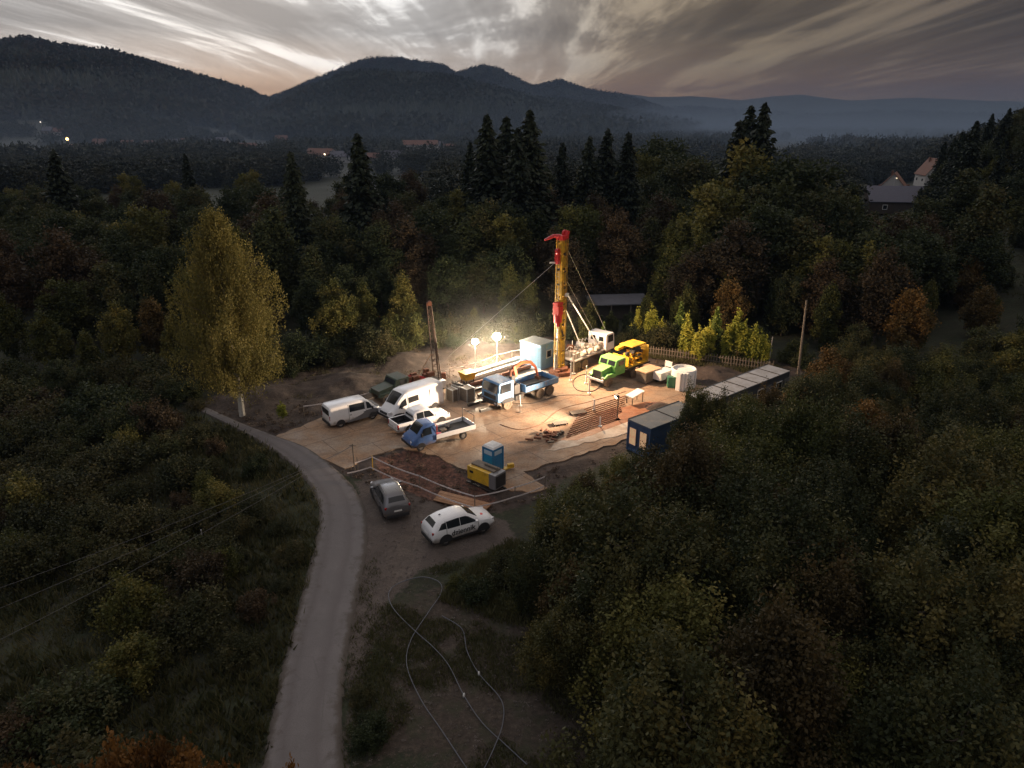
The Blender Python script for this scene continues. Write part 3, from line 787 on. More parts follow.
lm_young = leafmat('young_spruce_needle', [(.07, .11, .025), (.13, .18, .035), (.20, .25, .05), (.28, .32, .07)], trans=.15)
lm_lime = leafmat('lime_leaf', [(.14, .17, .03), (.25, .27, .04), (.40, .38, .06), (.55, .48, .08)])
lm_orange = leafmat('orange_leaf', [(.05, .028, .010), (.09, .045, .014), (.13, .065, .02), (.18, .09, .025)])
lm_orange2 = leafmat('orange_tinged_leaf', [(.05, .04, .016), (.09, .06, .02), (.15, .085, .024), (.24, .12, .03)])
lm_grass = leafmat('grass_blade', [(.030, .036, .014), (.055, .062, .022), (.10, .095, .04), (.17, .14, .07)])
lm_weed = leafmat('weed_leaf', [(.020, .025, .012), (.034, .040, .016), (.065, .062, .024), (.11, .085, .034)])

# ---- the tall birch by the road
def birch():
    t = thing('birch_tree', 'tall yellowing birch standing alone beside the road bend', 'birch', (at(242, 415).x, at(242, 415).y, 0))
    r_ = np.random.default_rng(5); h = 18.6; mb = MB(); twg = MB()
    mb.tube([(0, 0, -.3), (.1, 0, 3), (-.2, .1, 8), (0, 0, 13), (.1, 0, 18.0)], [.27, .21, .15, .08, .02], 9)
    Cs = []; T = []; U = []
    for i in range(230):
        f = (i + r_.random()) / 230; z = 2.6 + (h - 3.4) * f
        prof = np.interp(f, [0, .1, .3, .55, .8, .93, 1], [3.5, 4.9, 4.8, 3.7, 2.2, 1.1, .3])
        w = i * 2.4 + r_.normal() * .3; l = prof * (.45 + .6 * r_.random())
        b = Vector((0, 0, z)); e = Vector((math.cos(w) * l, math.sin(w) * l, z + l * .55))
        if i % 3 == 0: twg.tube([b - Vector((0, 0, l * .3)), b.lerp(e, .5), e], [.045, .025, .008], 4)
        ns = 12 + int(l * 6); tt = r_.random()
        for j in range(ns):
            s = .15 + .9 * r_.random(); c = np.array([*(b.lerp(e, s))]) + r_.normal(size=3) * .38
            ln = .5 + 1.2 * r_.random() * (.4 + s); k = int(ln / .08)
            q = np.tile(c, (k, 1)); q[:, 2] -= np.arange(k) * .08; q += r_.normal(size=(k, 3)) * .11
            Cs.append(q); T.append(np.clip(tt * .5 + .5 * r_.random(k), 0, 1)); U.append(np.tile([0, 0, -.7], (k, 1)))
    C = np.concatenate(Cs); V, Fc, TT = diamonds(C, .125, r_, np.concatenate(T), np.concatenate(U), 1.2)
    mb.build('trunk', M['birchbark'], t); twg.build('branches', M['bark'], t)
    link_mesh('crown', fast_mesh('crown', V, Fc, TT), lm_birch, t)
birch()

# ---- prototypes
P_forest = []
for s, (h, cr, z0, lm, shp) in enumerate([(15, 4.2, 2.0, lm_dark, 'egg'), (15, 4.6, 1.5, lm_dark, 'round'), (14, 3.9, 1.5, lm_olive, 'egg'), (15, 4.4, 2.0, lm_brown, 'round'), (15, 4.0, 1.2, lm_olive, 'round'), (16, 4.4, 2, lm_dark, 'cone')]):
    P_forest.append(plant('broadleaf_tree', 'x', 'tree', 'trees of the wood', h, cr, z0 - 1, 15000, .30, 100 + s, lm, shp, clumps=90, trunk_r=.22, crad=.22, tall=1.1, lump=.5))
P_front = []
for s, (h, cr, lm, shp) in enumerate([(8, 2.4, lm_olive, 'egg'), (8, 2.2, lm_olive, 'cone'), (8, 2.6, lm_dark, 'round'), (8, 2.3, lm_autumn, 'egg')]):
    P_front.append(plant('young_tree', 'x', 'tree', 'young trees', h, cr, -.1, 16000, .17, 130 + s, lm, shp, clumps=110, trunk_r=.1, crad=.18, tall=1.5, lump=.5))
P_near = []
for s, (h, cr, lm, shp) in enumerate([(7, 2.6, lm_olive, 'egg'), (7, 2.5, lm_thick, 'round'), (7, 2.4, lm_thaut, 'egg'), (7, 2.7, lm_thick, 'egg'), (7, 2.6, lm_olive, 'round')]):
    P_near.append(plant('sallow_tree', 'x', 'tree', 'near trees', h, cr, .1, 38000, .105, 160 + s, lm, shp, clumps=190, trunk_r=.1, crad=.15, lump=.7, nl=10, tall=1.9))
P_bush = []
for s, (h, cr, lm) in enumerate([(2.6, 1.8, lm_dark), (2.4, 1.7, lm_weed), (2.8, 1.6, lm_olive), (2.2, 1.9, lm_weed), (2.6, 1.5, lm_brown)]):
    P_bush.append(plant('bush', 'x', 'bush', 'scrub', h, cr, -.2, 8500, .115, 190 + s, lm, 'round', clumps=90, trunk_r=.035, crad=.19, lump=.7, stems=5, tall=1.5))
P_spruce = [spruce('x', 26, 5.6, 210 + s, lm_spruce, leaf=.55, n_l=42) for s in range(3)]
P_young = [spruce('x', 6, 1.5, 220 + s, lm_young, n_l=22, leaf=.24, dens=1.6) for s in range(2)]
P_columns = [plant('sapling', 'x', 'sapling', None, 4, .62, .2, 3600, .13, 230 + q, lm_lime, 'cone', clumps=46, trunk_r=.03, crad=.28, tall=2.2, lump=.8) for q in range(2)]
PROTO = P_forest + P_front + P_near + P_bush + P_spruce + P_young + P_columns
def clearview(x, y, h):
    z = tz(x, y); f = y * math.cos(PITCH) - (z + h - CAMH) * math.sin(PITCH); px = 512 + F * x / f
    row = lambda zz: 384 - F * (y * math.sin(PITCH) + (zz - CAMH) * math.cos(PITCH)) / (y * math.cos(PITCH) - (zz - CAMH) * math.sin(PITCH))
    lim = 211 if 862 < px < 924 and y < 205 else 186 if 880 < px < 940 and y < 250 else 0
    while lim and h > 1.5 and row(z + h) < lim: h -= .5
    cr_ = 1.3 * F / f
    if kind_near and 505 < px < 690 + cr_:
        lim = max(np.interp(q, [500, 545, 575, 605, 640, 662, 690], [560, 492, 470, 452, 445, 432, 410]) for q in (min(px - cr_ * .7, 690), min(px, 690), min(px + cr_ * .7, 690)))
        while h > 1.5 and row(z + h * 1.03) < lim: h -= .2
    return h
kind_near = False
def put(p, x, y, h, h0, rz, label, group=None, wide=1.0, z=None):
    h = clearview(x, y, h)
    s = h / h0
    return dup(p, (x, y, tz(x, y) - .05 if z is None else z), rz, (s * wide, s * wide, s), label, group)
def zone(kind, x, y, h):
    z = tz(x, y) + h; f = y * math.cos(PITCH) - (z - CAMH) * math.sin(PITCH); px = 512 + F * x / f
    py = 384 - F * (y * math.sin(PITCH) + (z - CAMH) * math.cos(PITCH)) / f
    def pick(v, table): return next(w for lim, w in table if v < lim)
    if kind == 'wood':
        a = pick(px, [(90, 'at the far left edge'), (180, 'left of the birch'), (300, 'behind the birch'), (400, 'behind the small white van'), (470, 'behind the lattice mast'), (545, 'behind the floodlights'), (600, 'behind the yellow mast'), (680, 'behind the shed'), (780, 'behind the lit saplings'), (9999, 'right of the leaning pole')])
        return a + ', ' + pick(py, [(185, 'rear row'), (235, 'middle rows'), (9999, 'front rows')])
    if kind == 'near':
        a = pick(px, [(560, 'at its left end'), (640, 'left of its middle'), (730, 'below the near container'), (820, 'below the long container'), (920, 'right of its middle'), (9999, 'at far right')])
        return a + ', ' + pick(py, [(440, 'yard side'), (540, 'upper part'), (650, 'halfway down'), (720, 'low down'), (9999, 'bottom row')])
    if kind == 'scrub':
        a = pick(px, [(60, 'at the left edge'), (130, 'well left of the road'), (210, 'midway to the road'), (9999, 'close to the road')])
        return a + ', ' + pick(py, [(400, 'at the far end'), (450, 'far up the slope'), (520, 'above the cables'), (600, 'beside the cables'), (680, 'below the cables'), (9999, 'at the bottom of the picture')])
    a = pick(px, [(830, 'by the leaning pole'), (900, 'below the barn'), (960, 'right of the barn'), (9999, 'at the right edge')])
    return a + ', ' + pick(py, [(230, 'high up'), (290, 'upper part'), (350, 'middle part'), (9999, 'lower part')])
def inpoly(x, y, poly): return poly_sd(np.array([float(x)]), np.array([float(y)]), poly)[0]
rnd = random.Random(3)
def scatter(poly, sp, seed):
    rr_ = random.Random(seed); xs = [p[0] for p in poly]; ys = [p[1] for p in poly]; out = []
    y = min(ys); row = 0
    while y < max(ys):
        x = min(xs) + (row % 2) * sp / 2
        while x < max(xs):
            q = (x + rr_.uniform(-.38, .38) * sp, y + rr_.uniform(-.38, .38) * sp)
            sd_ = inpoly(*q, poly)
            if sd_ > 0: out.append((q[0], q[1], sd_))
            x += sp
        y += sp * .87; row += 1
    return out
def visible(x, y, h, margin=25):
    z = tz(x, y) + h
    d = Vector((x, y, z - CAMH)); f = d.y * math.cos(PITCH) - d.z * math.sin(PITCH)
    if f < 1: return False
    px = 512 + F * d.x / f; py = 384 - F * (d.y * math.sin(PITCH) + d.z * math.cos(PITCH)) / f
    return -margin < px < 1024 + margin and py < 800

SHED = at(617, 318); BARN = at(892, 214)
# ---- the wood behind the site
WOOD = [(-82, 74), (-45, 66), (-31, 68), (-24, 71), (-14, 77), (-5, 81), (5, 82), (12, 80), (20, 79), (29, 77), (34, 72), (42, 68), (50, 72), (62, 84), (64, 175), (-120, 175), (-120, 92)]
fam = ['dark broad crown in the wood behind the site', 'dark rounded crown in the wood behind the site', 'olive green crown in the wood behind the site',
       'russet autumn crown in the wood behind the site', 'loose olive crown in the wood behind the site', 'dark pointed crown in the wood behind the site']
nf = 0
for x, y, sd_ in scatter(WOOD, 6.2, 71):
    if not visible(x, y, 14): continue
    if abs(x - SHED.x) < 5.5 and -5 < y - SHED.y < 3.5: continue
    far = max(0, y - 100) / 75
    if far > .15 and rnd.random() < .30 + far * .30: continue
    if sd_ < 8 and y < 97:
        k = rnd.choice([0, 1, 2, 0, 1, 3]); h = rnd.uniform(5.5, 9.0) if sd_ > 3 else rnd.uniform(3, 6.5)
        if abs(x - SHED.x + 1) < 7 and y < SHED.y: h = min(h, 3.2)
        put(P_front[k], x, y, h, 8, rnd.uniform(0, 6.28), ['olive young tree at the wood edge', 'pointed olive young tree at the wood edge', 'dark young tree at the wood edge', 'yellow brown young tree at the wood edge'][k] + ' ' + zone('wood', x, y, h), 'young trees along the edge of the wood', rnd.uniform(.85, 1.15))
    else:
        right = x > 18; k = rnd.choice([0, 1, 5, 3, 4, 1, 0] if x < 0 else [0, 1, 2, 3, 3, 4, 5])
        h = rnd.triangular(8, 16, 10.5) if x < -8 else rnd.triangular(10, 17, 13) if x < 25 else rnd.uniform(12, 17)
        if sd_ < 14 and y < 105: h *= .82
        put(P_forest[k], x, y, h, 15, rnd.uniform(0, 6.28), fam[k].replace(' behind the site', '') + ' ' + zone('wood', x, y, h), 'trees of the wood behind the site', rnd.uniform(.9, 1.2)); nf += 1
print('wood trees', nf)
EDGE = [(-40, 64), (-30, 66), (-22, 68.5), (-14, 73.5), (-5, 78), (5, 79.5), (14, 78), (16, 76.6), (29, 73.6), (33, 69), (31, 74), (22, 79), (13, 81.5), (4, 84), (-5, 83), (-15, 79), (-25, 73), (-40, 69)]
for x, y, sd_ in scatter(EDGE, 2.6, 75):
    k = rnd.choice([0, 1, 3, 1, 2]); put(P_bush[k], x, y, rnd.uniform(1.6, 3.6), 2.5, rnd.uniform(0, 6.28), ['dark green bush at the foot of the wood behind the site', 'leafy bush at the foot of the wood behind the site', 'olive bush at the foot of the wood behind the site', 'spreading bush at the foot of the wood behind the site'][k].replace(' behind the site', '') + ' ' + zone('wood', x, y, 2).split(',')[0], 'bushes at the foot of the wood', rnd.uniform(.9, 1.3))
# ---- tall spruces one can tell apart
SPR = [(52, 148, 150, 'small dark spruce showing above the wood at far left'), (290, 149, 105, 'narrow dark spruce rising right of the birch'), (357, 131, 112, 'ragged tall spruce standing alone against the valley'),
       (487, 112, 120, 'leftmost of the tall spruce clump left of the drilling mast'), (506, 114, 126, 'spruce second from left in the tall clump'), (530, 107, 118, 'tallest spruce of the clump, at its right end'), (518, 126, 112, 'spruce in front in the tall clump'),
       (563, 140, 130, 'slim spruce standing alone right of the tall clump'), (590, 134, 128, 'left spruce of the trio in the middle of the wood'), (608, 127, 134, 'middle spruce of the trio, its tip highest'), (629, 130, 131, 'right spruce of the trio in the middle of the wood'),
       (752, 103, 125, 'left of the twin spruces topping the big right-hand trees'), (766, 100, 121, 'right of the twin spruces, the highest tip in the wood'), (740, 118, 118, 'lower spruce left of the twin spruces'), (184, 152, 160, 'distant spruce showing above the wood left of the birch'), (470, 140, 132, 'half hidden spruce left of the tall clump')]
for i, (px, py, D, lab) in enumerate(SPR):
    p = atd(px, py, D); g = tz(p.x, p.y); put(P_spruce[i % 3], p.x, p.y, p.z - g, 26, i * 1.3, lab, 'tall spruces in the wood', [1.3, 1.0, 1.25, 1.25, 1.2, 1.3, 1.2, .95, 1.1, 1.15, 1.1, 1.1, 1.1, 1.1, .9, 1.0][i])
# spruces up the right-hand slope
for i in range(56):
    px = 912 + rnd.random() * 190; f = (px - 912) / 112
    D = rnd.uniform(150, 235); top = np.interp(px, [912, 925, 945, 962, 980, 1000, 1024, 1100], [165, 142, 136, 124, 116, 106, 100, 78]) + rnd.uniform(0, 55)
    p = atd(px, top, D); g = tz(p.x, p.y); h = min(max(p.z - g, 9), 26)
    put(P_spruce[i % 3], p.x, p.y, h, 26, i * 2.1, 'dark spruce on the right-hand slope, ' + zone('right', p.x, p.y, h), 'spruces on the right-hand slope', 1.15)
for i in range(40):
    px = rnd.uniform(935, 1070); row = rnd.uniform(165, 285); D = rnd.uniform(105, 200)
    p = atd(px, row, D); g = tz(p.x, p.y); h = p.z - g
    if h < 3 or h > 20: continue
    put(P_forest[rnd.choice([0, 1, 5])], p.x, p.y, h, 15, i * 1.9, 'dark leafy tree on the right-hand slope, ' + zone('right', p.x, p.y, h), 'leafy trees on the right-hand slope', 1.2)
# big old trees on the right
for i, (px, py, D, k, wd) in enumerate([(715, 172, 104, 4, 1.25), (752, 128, 116, 2, 1.1), (790, 150, 112, 1, 1.3), (830, 176, 108, 0, 1.2), (700, 152, 140, 1, 1.2), (680, 140, 150, 0, 1.2), (660, 132, 160, 1, 1.1), (640, 142, 152, 4, 1.), (770, 190, 98, 0, 1.2), (740, 235, 92, 2, 1.0), (845, 205, 118, 1, 1.2), (690, 250, 92, 4, 1.0), (806, 215, 96, 5, 1.15)]):
    p = atd(px, py, D); g = tz(p.x, p.y)
    put(P_forest[k], p.x, p.y, p.z - g, 15 if k != 5 else 16, i * 1.7, ['broad old tree crown right of the mast, ', 'olive old tree crown right of the mast, '][k in (2, 4)] + ['front left', 'topped by the twin spruces', 'rounded top right of the twin spruces', 'at its right flank', 'rear one', 'rear one on the left', 'farthest back', 'leftmost at the rear', 'lower front right', 'lower front', 'next to the barn', 'lowest at the left', 'lowest at the right'][i], 'big old trees right of the mast', wd)
# ---- shrubs and clearings right of the wood
RIGHT = [(36, 64), (52, 72), (64, 84), (66, 170), (112, 190), (150, 200), (150, 130), (90, 70), (58, 36), (46, 30), (40, 52)]
for x, y, sd_ in scatter(RIGHT, 6.6, 72):
    if not visible(x, y, 5, 60): continue
    if abs(x - BARN.x) < 16 and abs(y - BARN.y) < 16: continue
    if math.hypot(x - BARN.x * .82, y - BARN.y * .82) < 16: continue
    clear = vnoise(np.array([x]), np.array([y]), 22., 91)[0]
    if clear > .66: continue
    h = rnd.uniform(3.0, 7) if y < 110 else rnd.uniform(5, 10)
    k = rnd.choice([0, 2, 2, 2, 2])
    put(P_front[k], x, y, h, 8, rnd.uniform(0, 6.28), ['olive bushy tree in the dark scrub on the right', '', 'dark bushy tree in the dark scrub on the right', 'brownish bushy tree in the dark scrub on the right'][k] + ' ' + zone('right', x, y, h), 'bushy trees in the scrub on the right', rnd.uniform(1.2, 1.6))
# ---- near thicket, bottom right
NEAR = [(.2, 33), (1.4, 38.5), (5, 43.5), (9.5, 45.2), (13, 47.6), (17, 51.5), (22, 55.5), (27, 60), (31, 66), (40, 66), (46, 52), (52, 36), (44, 14), (10, 8), (4, 14), (3.5, 20), (1.8, 27)]
nn = 0; kind_near = True
def near_h(x, y, sd_):
    if math.hypot(x - 10.5, y - 46.5) < 3.2: return 3.4
    if 11.5 < x < 16 and y > 46: return 4.9
    if 15.9 < x < 32 and y > 50: return 6.3 if sd_ > 2.0 else 4.3
    if y > 44 and x < 30: return 5.4 if sd_ > 2.5 else 4.4
    return 7.0 if y < 44 else 6.2
for x, y, sd_ in scatter(NEAR, 2.9, 73):
    if not visible(x, y, 4, 120): continue
    h = near_h(x, y, sd_) * (rnd.uniform(.62, 1.12) if y > 42 or rnd.random() > .25 else rnd.uniform(1.15, 1.32))
    if sd_ < 1.6: h *= rnd.uniform(.45, .75)
    k = rnd.choice([0, 1, 2, 3, 4, 3, 1]) if y > 30 else rnd.choice([1, 3, 3, 2, 1, 0])
    put(P_near[k], x, y, h, 7, rnd.uniform(0, 6.28), ['olive sallow in the near thicket at lower right', 'dark rounded sallow in the near thicket at lower right', 'yellow brown sallow in the near thicket at lower right', 'dark upright sallow in the near thicket at lower right', 'olive rounded sallow in the near thicket at lower right'][k].replace(' at lower right', '') + ' ' + zone('near', x, y, h), 'sallows of the near thicket', rnd.uniform(.9, 1.25)); nn += 1
print('near trees', nn); kind_near = False
P_oran = plant('maple_tree', 'x', 'maple', None, 7, 2.4, .1, 20000, .14, 290, lm_orange2, 'egg', clumps=150, trunk_r=.1, crad=.17, tall=1.4); PROTO.append(P_oran)
for i, (px, py, h, wd, lab) in enumerate([(703, 384, 6.6, .62, 'slender leafy tree standing before the gap between the two containers'), (722, 392, 6.2, .6, 'slender dark tree in front of the long pale container roof'), (688, 402, 5.8, .55, 'small tree half covering the right end of the near container'), (748, 392, 6.2, .8, 'bushy tree hiding the wall of the long container'), (772, 384, 6.2, .8, 'bushy tree hiding the right end of the long container wall')]):
    p = at(px, py, h); put(P_near[[4, 1, 3, 0, 2][i]], p.x, p.y, h, 7, i * 2, lab, None, wd)
# orange-leaved ones
for i, (px, py, h, lab) in enumerate([(835, 348, 6.8, 'orange tinged maple crown beside the end of the long container'), (872, 398, 6.5, 'orange tinged crown at the top of the near thicket'), (800, 385, 5.5, 'reddish small maple behind the long container roof')]):
    p = at(px, py, h); put(P_oran, p.x, p.y, h, 7, i * 2, lab, None, 1.1)
P_or = plant('maple_tree', 'x', 'maple', None, 9, 2.4, 3.5, 9000, .17, 300, lm_orange, 'round', clumps=50, trunk_r=.12, crad=.24); PROTO.append(P_or)
for i, (px, py, h, lab) in enumerate([(15, 766, 9.2, 'orange leaved maple top at the bottom left corner'), (106, 745, 9.0, 'dull orange maple top at the bottom edge, left one of the cluster'), (148, 742, 8.8, 'dull orange maple top in the middle of the bottom cluster'), (190, 745, 8.7, 'dull orange maple top at the bottom edge, nearest the road'), (286, 762, 8.4, 'small orange maple top at the lower end of the road')]):
    p = at(px, py, h); put(P_or, p.x, p.y, h, 9, i * 1.9, lab, None, [.6, .5, .45, .5, .3][i])
# ---- scrub left of the road
ROADP = [p.to_2d()[:] for p in Lc] + [p.to_2d()[:] for p in Rc[::-1]]
SCRUB = [(-11, 18), (-11.5, 30), (-12.5, 40), (-15.5, 47), (-24, 53), (-33, 60), (-42, 66), (-82, 80), (-95, 66), (-60, 36), (-34, 12), (-12, 10)]
nb = 0
for x, y, sd_ in scatter(SCRUB, 3.0, 74):
    if not visible(x, y, 2, 60): continue
    if sd_ < 1.2: continue
    dn = vnoise(np.array([x]), np.array([y]), 9., 92)[0]
    if dn < .27 or (y < 34 and rnd.random() < .3): continue
    k = rnd.choice([0, 1, 3, 1, 2, 4]); h = rnd.uniform(1.3, 3.0) * (1.3 if y > 52 else 1)
    if sd_ < 3.5: h *= .6
    if y > 62 and rnd.random() < .5:
        put(P_front[2], x, y, h * 1.9, 8, rnd.uniform(0, 6.28), 'dark young tree in the scrub ' + zone('scrub', x, y, h), 'dark young trees at the far left', 1.3); continue
    put(P_bush[k], x, y, h, 2.5, rnd.uniform(0, 6.28), ['dark green bush in the scrub left of the road', 'low leafy bush in the scrub left of the road', 'olive bush in the scrub left of the road', 'spreading low bush in the scrub left of the road', 'brown autumn bush in the scrub left of the road'][k].replace(' left of the road', '') + ' ' + zone('scrub', x, y, h), 'bushes in the scrub left of the road', rnd.uniform(.9, 1.35)); nb += 1
print('bushes', nb)
for i, (px, py, h, lab) in enumerate([(475, 600, 1.3, 'low green bush on the bank below the white estate car'), (510, 580, 1.9, 'green bush at the foot of the near thicket'), (455, 588, .8, 'smallest green bush beside the looped hose'), (372, 740, 1.2, 'dark green bush at the bottom edge beside the road'), (362, 700, .8, 'small dark bush on the verge right of the road'), (535, 610, 1.5, 'dark bush at the left foot of the thicket')]):
    p = at(px, py); put(P_bush[i % 3], p.x, p.y, h, 2.6, i, lab, None, 1.2)
# ---- lit young trees behind the yard
LIT = [(678, 300, 345, 0, 'young spruce left of the lit ones behind the yard fence'), (713, 305, 357, 1, 'tall lit young spruce in the row behind the yard fence'), (603, 320, 345, 0, 'young spruce behind the white drilling truck cab')]
for i, (px, py, by, k, lab) in enumerate(LIT):
    b = at(px, by); tp = atd(px, py, b.to_2d().length); put(P_young[k], b.x, b.y, tp.z, 6, i * 2, lab, 'young spruces behind the fence')
SAP = [(697, 327, 364, 'lime green sapling between two young spruces'), (733, 316, 361, 'tall yellow sapling in the row behind the fence'), (741, 321, 362, 'thin yellow sapling beside the tallest one'), (752, 328, 364, 'brightest yellow green sapling behind the fence'), (763, 336, 366, 'last bright sapling before the dark wood edge'), (636, 312, 342, 'yellow green sapling behind the yellow compressor'), (650, 305, 345, 'slender olive sapling behind the fence'), (724, 330, 362, 'orange tipped small sapling by the fence'), (660, 318, 347, 'small lime sapling left of the young spruces')]
SAP += [(685, 318, 358, 'leafy lime sapling beside the lit young spruce'), (706, 322, 360, 'lime sapling in the middle of the row behind the fence'), (745, 335, 363, 'low bright sapling at the foot of the tallest ones'), (758, 330, 365, 'slender bright sapling near the end of the row')]
for i, (px, py, by, lab) in enumerate(SAP):
    b = at(px, by); tp = atd(px, py, b.to_2d().length); put(P_columns[i % 2], b.x, b.y, tp.z * 1.08, 4, i * 1.1, lab, 'saplings behind the yard fence', 1.25)
for i, (px, h) in enumerate(((597, 2.6), (611, 3.0), (645, 5.2), (629, 2.9), (588, 4.4))):
    b = at(px, 334); put(P_front[[2, 0, 1, 2, 0][i]], b.x, b.y, h, 8, i, ['small dark tree before the left half of the shed', 'small olive tree before the middle of the shed', 'olive young tree at the right corner of the shed', 'lowest dark tree before the right half of the shed', 'olive young tree at the left corner of the shed'][i], None, 1.1)
for i, (px, py, h) in enumerate(((176, 402, 2.2), (190, 399, 1.6), (162, 399, 2.8), (197, 409, 1.0))):
    b = at(px, py); put(P_bush[[0, 2, 1, 3][i]], b.x, b.y, h, 2.5, i, ['dark bush where the road vanishes left of the birch', 'olive bush at the far end of the road', 'tallest bush over the far end of the road', 'lowest bush on the verge at the far end of the road'][i], None, 1.3)
b = at(283, 420); put(P_columns[0], b.x, b.y, 1.9, 4, 0, 'tiny yellow bush at the left corner of the yard', None, 1.6)
b = at(545, 400)
for pr in PROTO:
    for ch in KIDS.get(pr.name, []): bpy.data.objects.remove(ch)
    bpy.data.objects.remove(pr)

# ---- grass and weeds, uncountable
def tufts(name, label, pts, hmin, hmax, nbl, seed, lm, wid=.03, spread=.18, cat='grass'):
    r_ = np.random.default_rng(seed); n = len(pts); P = np.repeat(np.asarray(pts), nbl, 0); m_ = len(P)
    base = P + np.concatenate([r_.normal(size=(m_, 2)) * spread, np.zeros((m_, 1))], 1)
    h = np.repeat(hmin + (hmax - hmin) * r_.random(n) ** 1.5, nbl) * (.5 + .6 * r_.random(m_))
    w = r_.random(m_) * 6.28; ln = h * (.25 + .5 * r_.random(m_)); w2 = r_.random(m_) * 6.28
    tip = base + np.stack([np.cos(w) * ln, np.sin(w) * ln, h], -1)
    sx = np.stack([np.cos(w2), np.sin(w2), 0 * w], -1) * wid
    V = np.stack([base - sx, base + sx, tip], 1).reshape(-1, 3); Fc = np.arange(m_ * 3).reshape(m_, 3)
    t_ = np.repeat(np.repeat(r_.random(n), nbl) * .6 + .4 * r_.random(m_), 3)
    return tag(link_mesh(name, fast_mesh(name, V, Fc, t_), lm), label, cat, kind='stuff')
def ground_pts(poly, n, seed, nm=None, thr=.5, scale=3.):
    r_ = np.random.default_rng(seed); P = np.array(poly); lo, hi = P.min(0), P.max(0)
    x = r_.random(n) * (hi[0] - lo[0]) + lo[0]; y = r_.random(n) * (hi[1] - lo[1]) + lo[1]
    k = (poly_sd(x, y, poly) > 0) & (poly_sd(x, y, ROADP) < (.16 if nm is None else -.12)) & (poly_sd(x, y, PADP) < -.3)
    if nm is not None: k &= vnoise(x, y, scale, nm) > thr
    x, y = x[k], y[k]; return np.stack([x, y, terrain(x, y) - .05], -1)
LEFTG = [(-8.0, 10), (-8, 24), (-10.5, 38), (-12, 46), (-20, 53.2), (-30, 59), (-45, 66), (-80, 84), (-95, 66), (-60, 30), (-34, 8)]
tufts('grass', 'dark grass and weeds between the bushes left of the road', ground_pts(LEFTG, 52000, 1), .2, .75, 7, 2, lm_grass)
tufts('weeds', 'broad leaved weeds covering the ground left of the road', ground_pts(LEFTG, 26000, 3, 93, .45), .3, .9, 6, 4, lm_weed, wid=.09, spread=.25, cat='weeds')
FOREG = wp((350, 780), (352, 690), (372, 620), (390, 588), (450, 560), (520, 575), (620, 600), (660, 780))
tufts('grass', 'dry grass patches on the bare bank around the hoses', ground_pts(FOREG, 15000, 5, 94, .56), .08, .30, 6, 6, lm_grass, wid=.022, spread=.14)
tufts('grass', 'greener grass under the thicket beside the white estate car', ground_pts(wp((440, 600), (470, 570), (510, 540), (600, 560), (600, 640), (500, 620)), 6000, 7), .2, .6, 7, 8, lm_grass)
RG = [(26, 62), (50, 72), (64, 84), (66, 170), (150, 200), (150, 130), (90, 70), (58, 36), (50, 30), (34, 60)]
tufts('grass', 'long grass of the clearings on the right', ground_pts(RG, 16000, 9), .3, .8, 6, 10, lm_grass, wid=.07, spread=.35)
tufts('grass', 'thin grass by the fence behind the yard', ground_pts(wp((640, 356), (650, 346), (770, 362), (790, 376), (740, 372)), 5000, 11), .15, .7, 6, 12, lm_grass)
tufts('grass', 'ragged weeds on the dug earth behind the parked vans', ground_pts(wp((190, 405), (275, 375), (420, 345), (540, 340), (540, 350), (400, 380), (280, 405)), 9000, 13, 95, .55), .1, .5, 5, 14, lm_grass)
tufts('grass', 'grass verge along both edges of the asphalt road', ground_pts([(p[0], p[1]) for p in [q.to_2d() + Vector((-1.2, -.4)) for q in Lc]] + [(p[0], p[1]) for p in [q.to_2d() + Vector((.9, -.3)) for q in Rc[:90]][::-1]], 26000, 15), .08, .35, 6, 16, lm_grass, wid=.02, spread=.12)
# stones and clods
def stones(name, label, pts, smin, smax, seed, m):
    r_ = np.random.default_rng(seed); V0, F0 = TPL[1]; n = len(pts); s = smin + (smax - smin) * r_.random(n) ** 3
    th = r_.random(n) * 6.28; c, si = np.cos(th)[:, None], np.sin(th)[:, None]
    V = np.stack([(V0[None, :, 0] * c - V0[None, :, 1] * si) * s[:, None] * 1.3, (V0[None, :, 0] * si + V0[None, :, 1] * c) * s[:, None], (V0[None, :, 2] - .45) * s[:, None] * .7], -1) + np.asarray(pts)[:, None, :]
    Fc = (F0[None] + (np.arange(n) * len(V0))[:, None, None]).reshape(-1, 3)
    return tag(link_mesh(name, fast_mesh(name, V.reshape(-1, 3), Fc), m), label, 'clods', kind='stuff')
clod = mat('earth_clod', (.12, .085, .06), .95, var=.5, scale=.8)
stones('earth_clods', 'clods of dug earth around the yard', ground_pts(EARTH, 9000, 17), .08, .6, 18, clod)
stones('stones', 'small stones on the bank and lay-by in front', ground_pts(wp((350, 780), (352, 690), (365, 540), (400, 500), (520, 540), (620, 600), (660, 780)), 5000, 19), .03, .22, 20, mat('bank_stone', (.2, .17, .15), .9, var=.4, scale=.8))

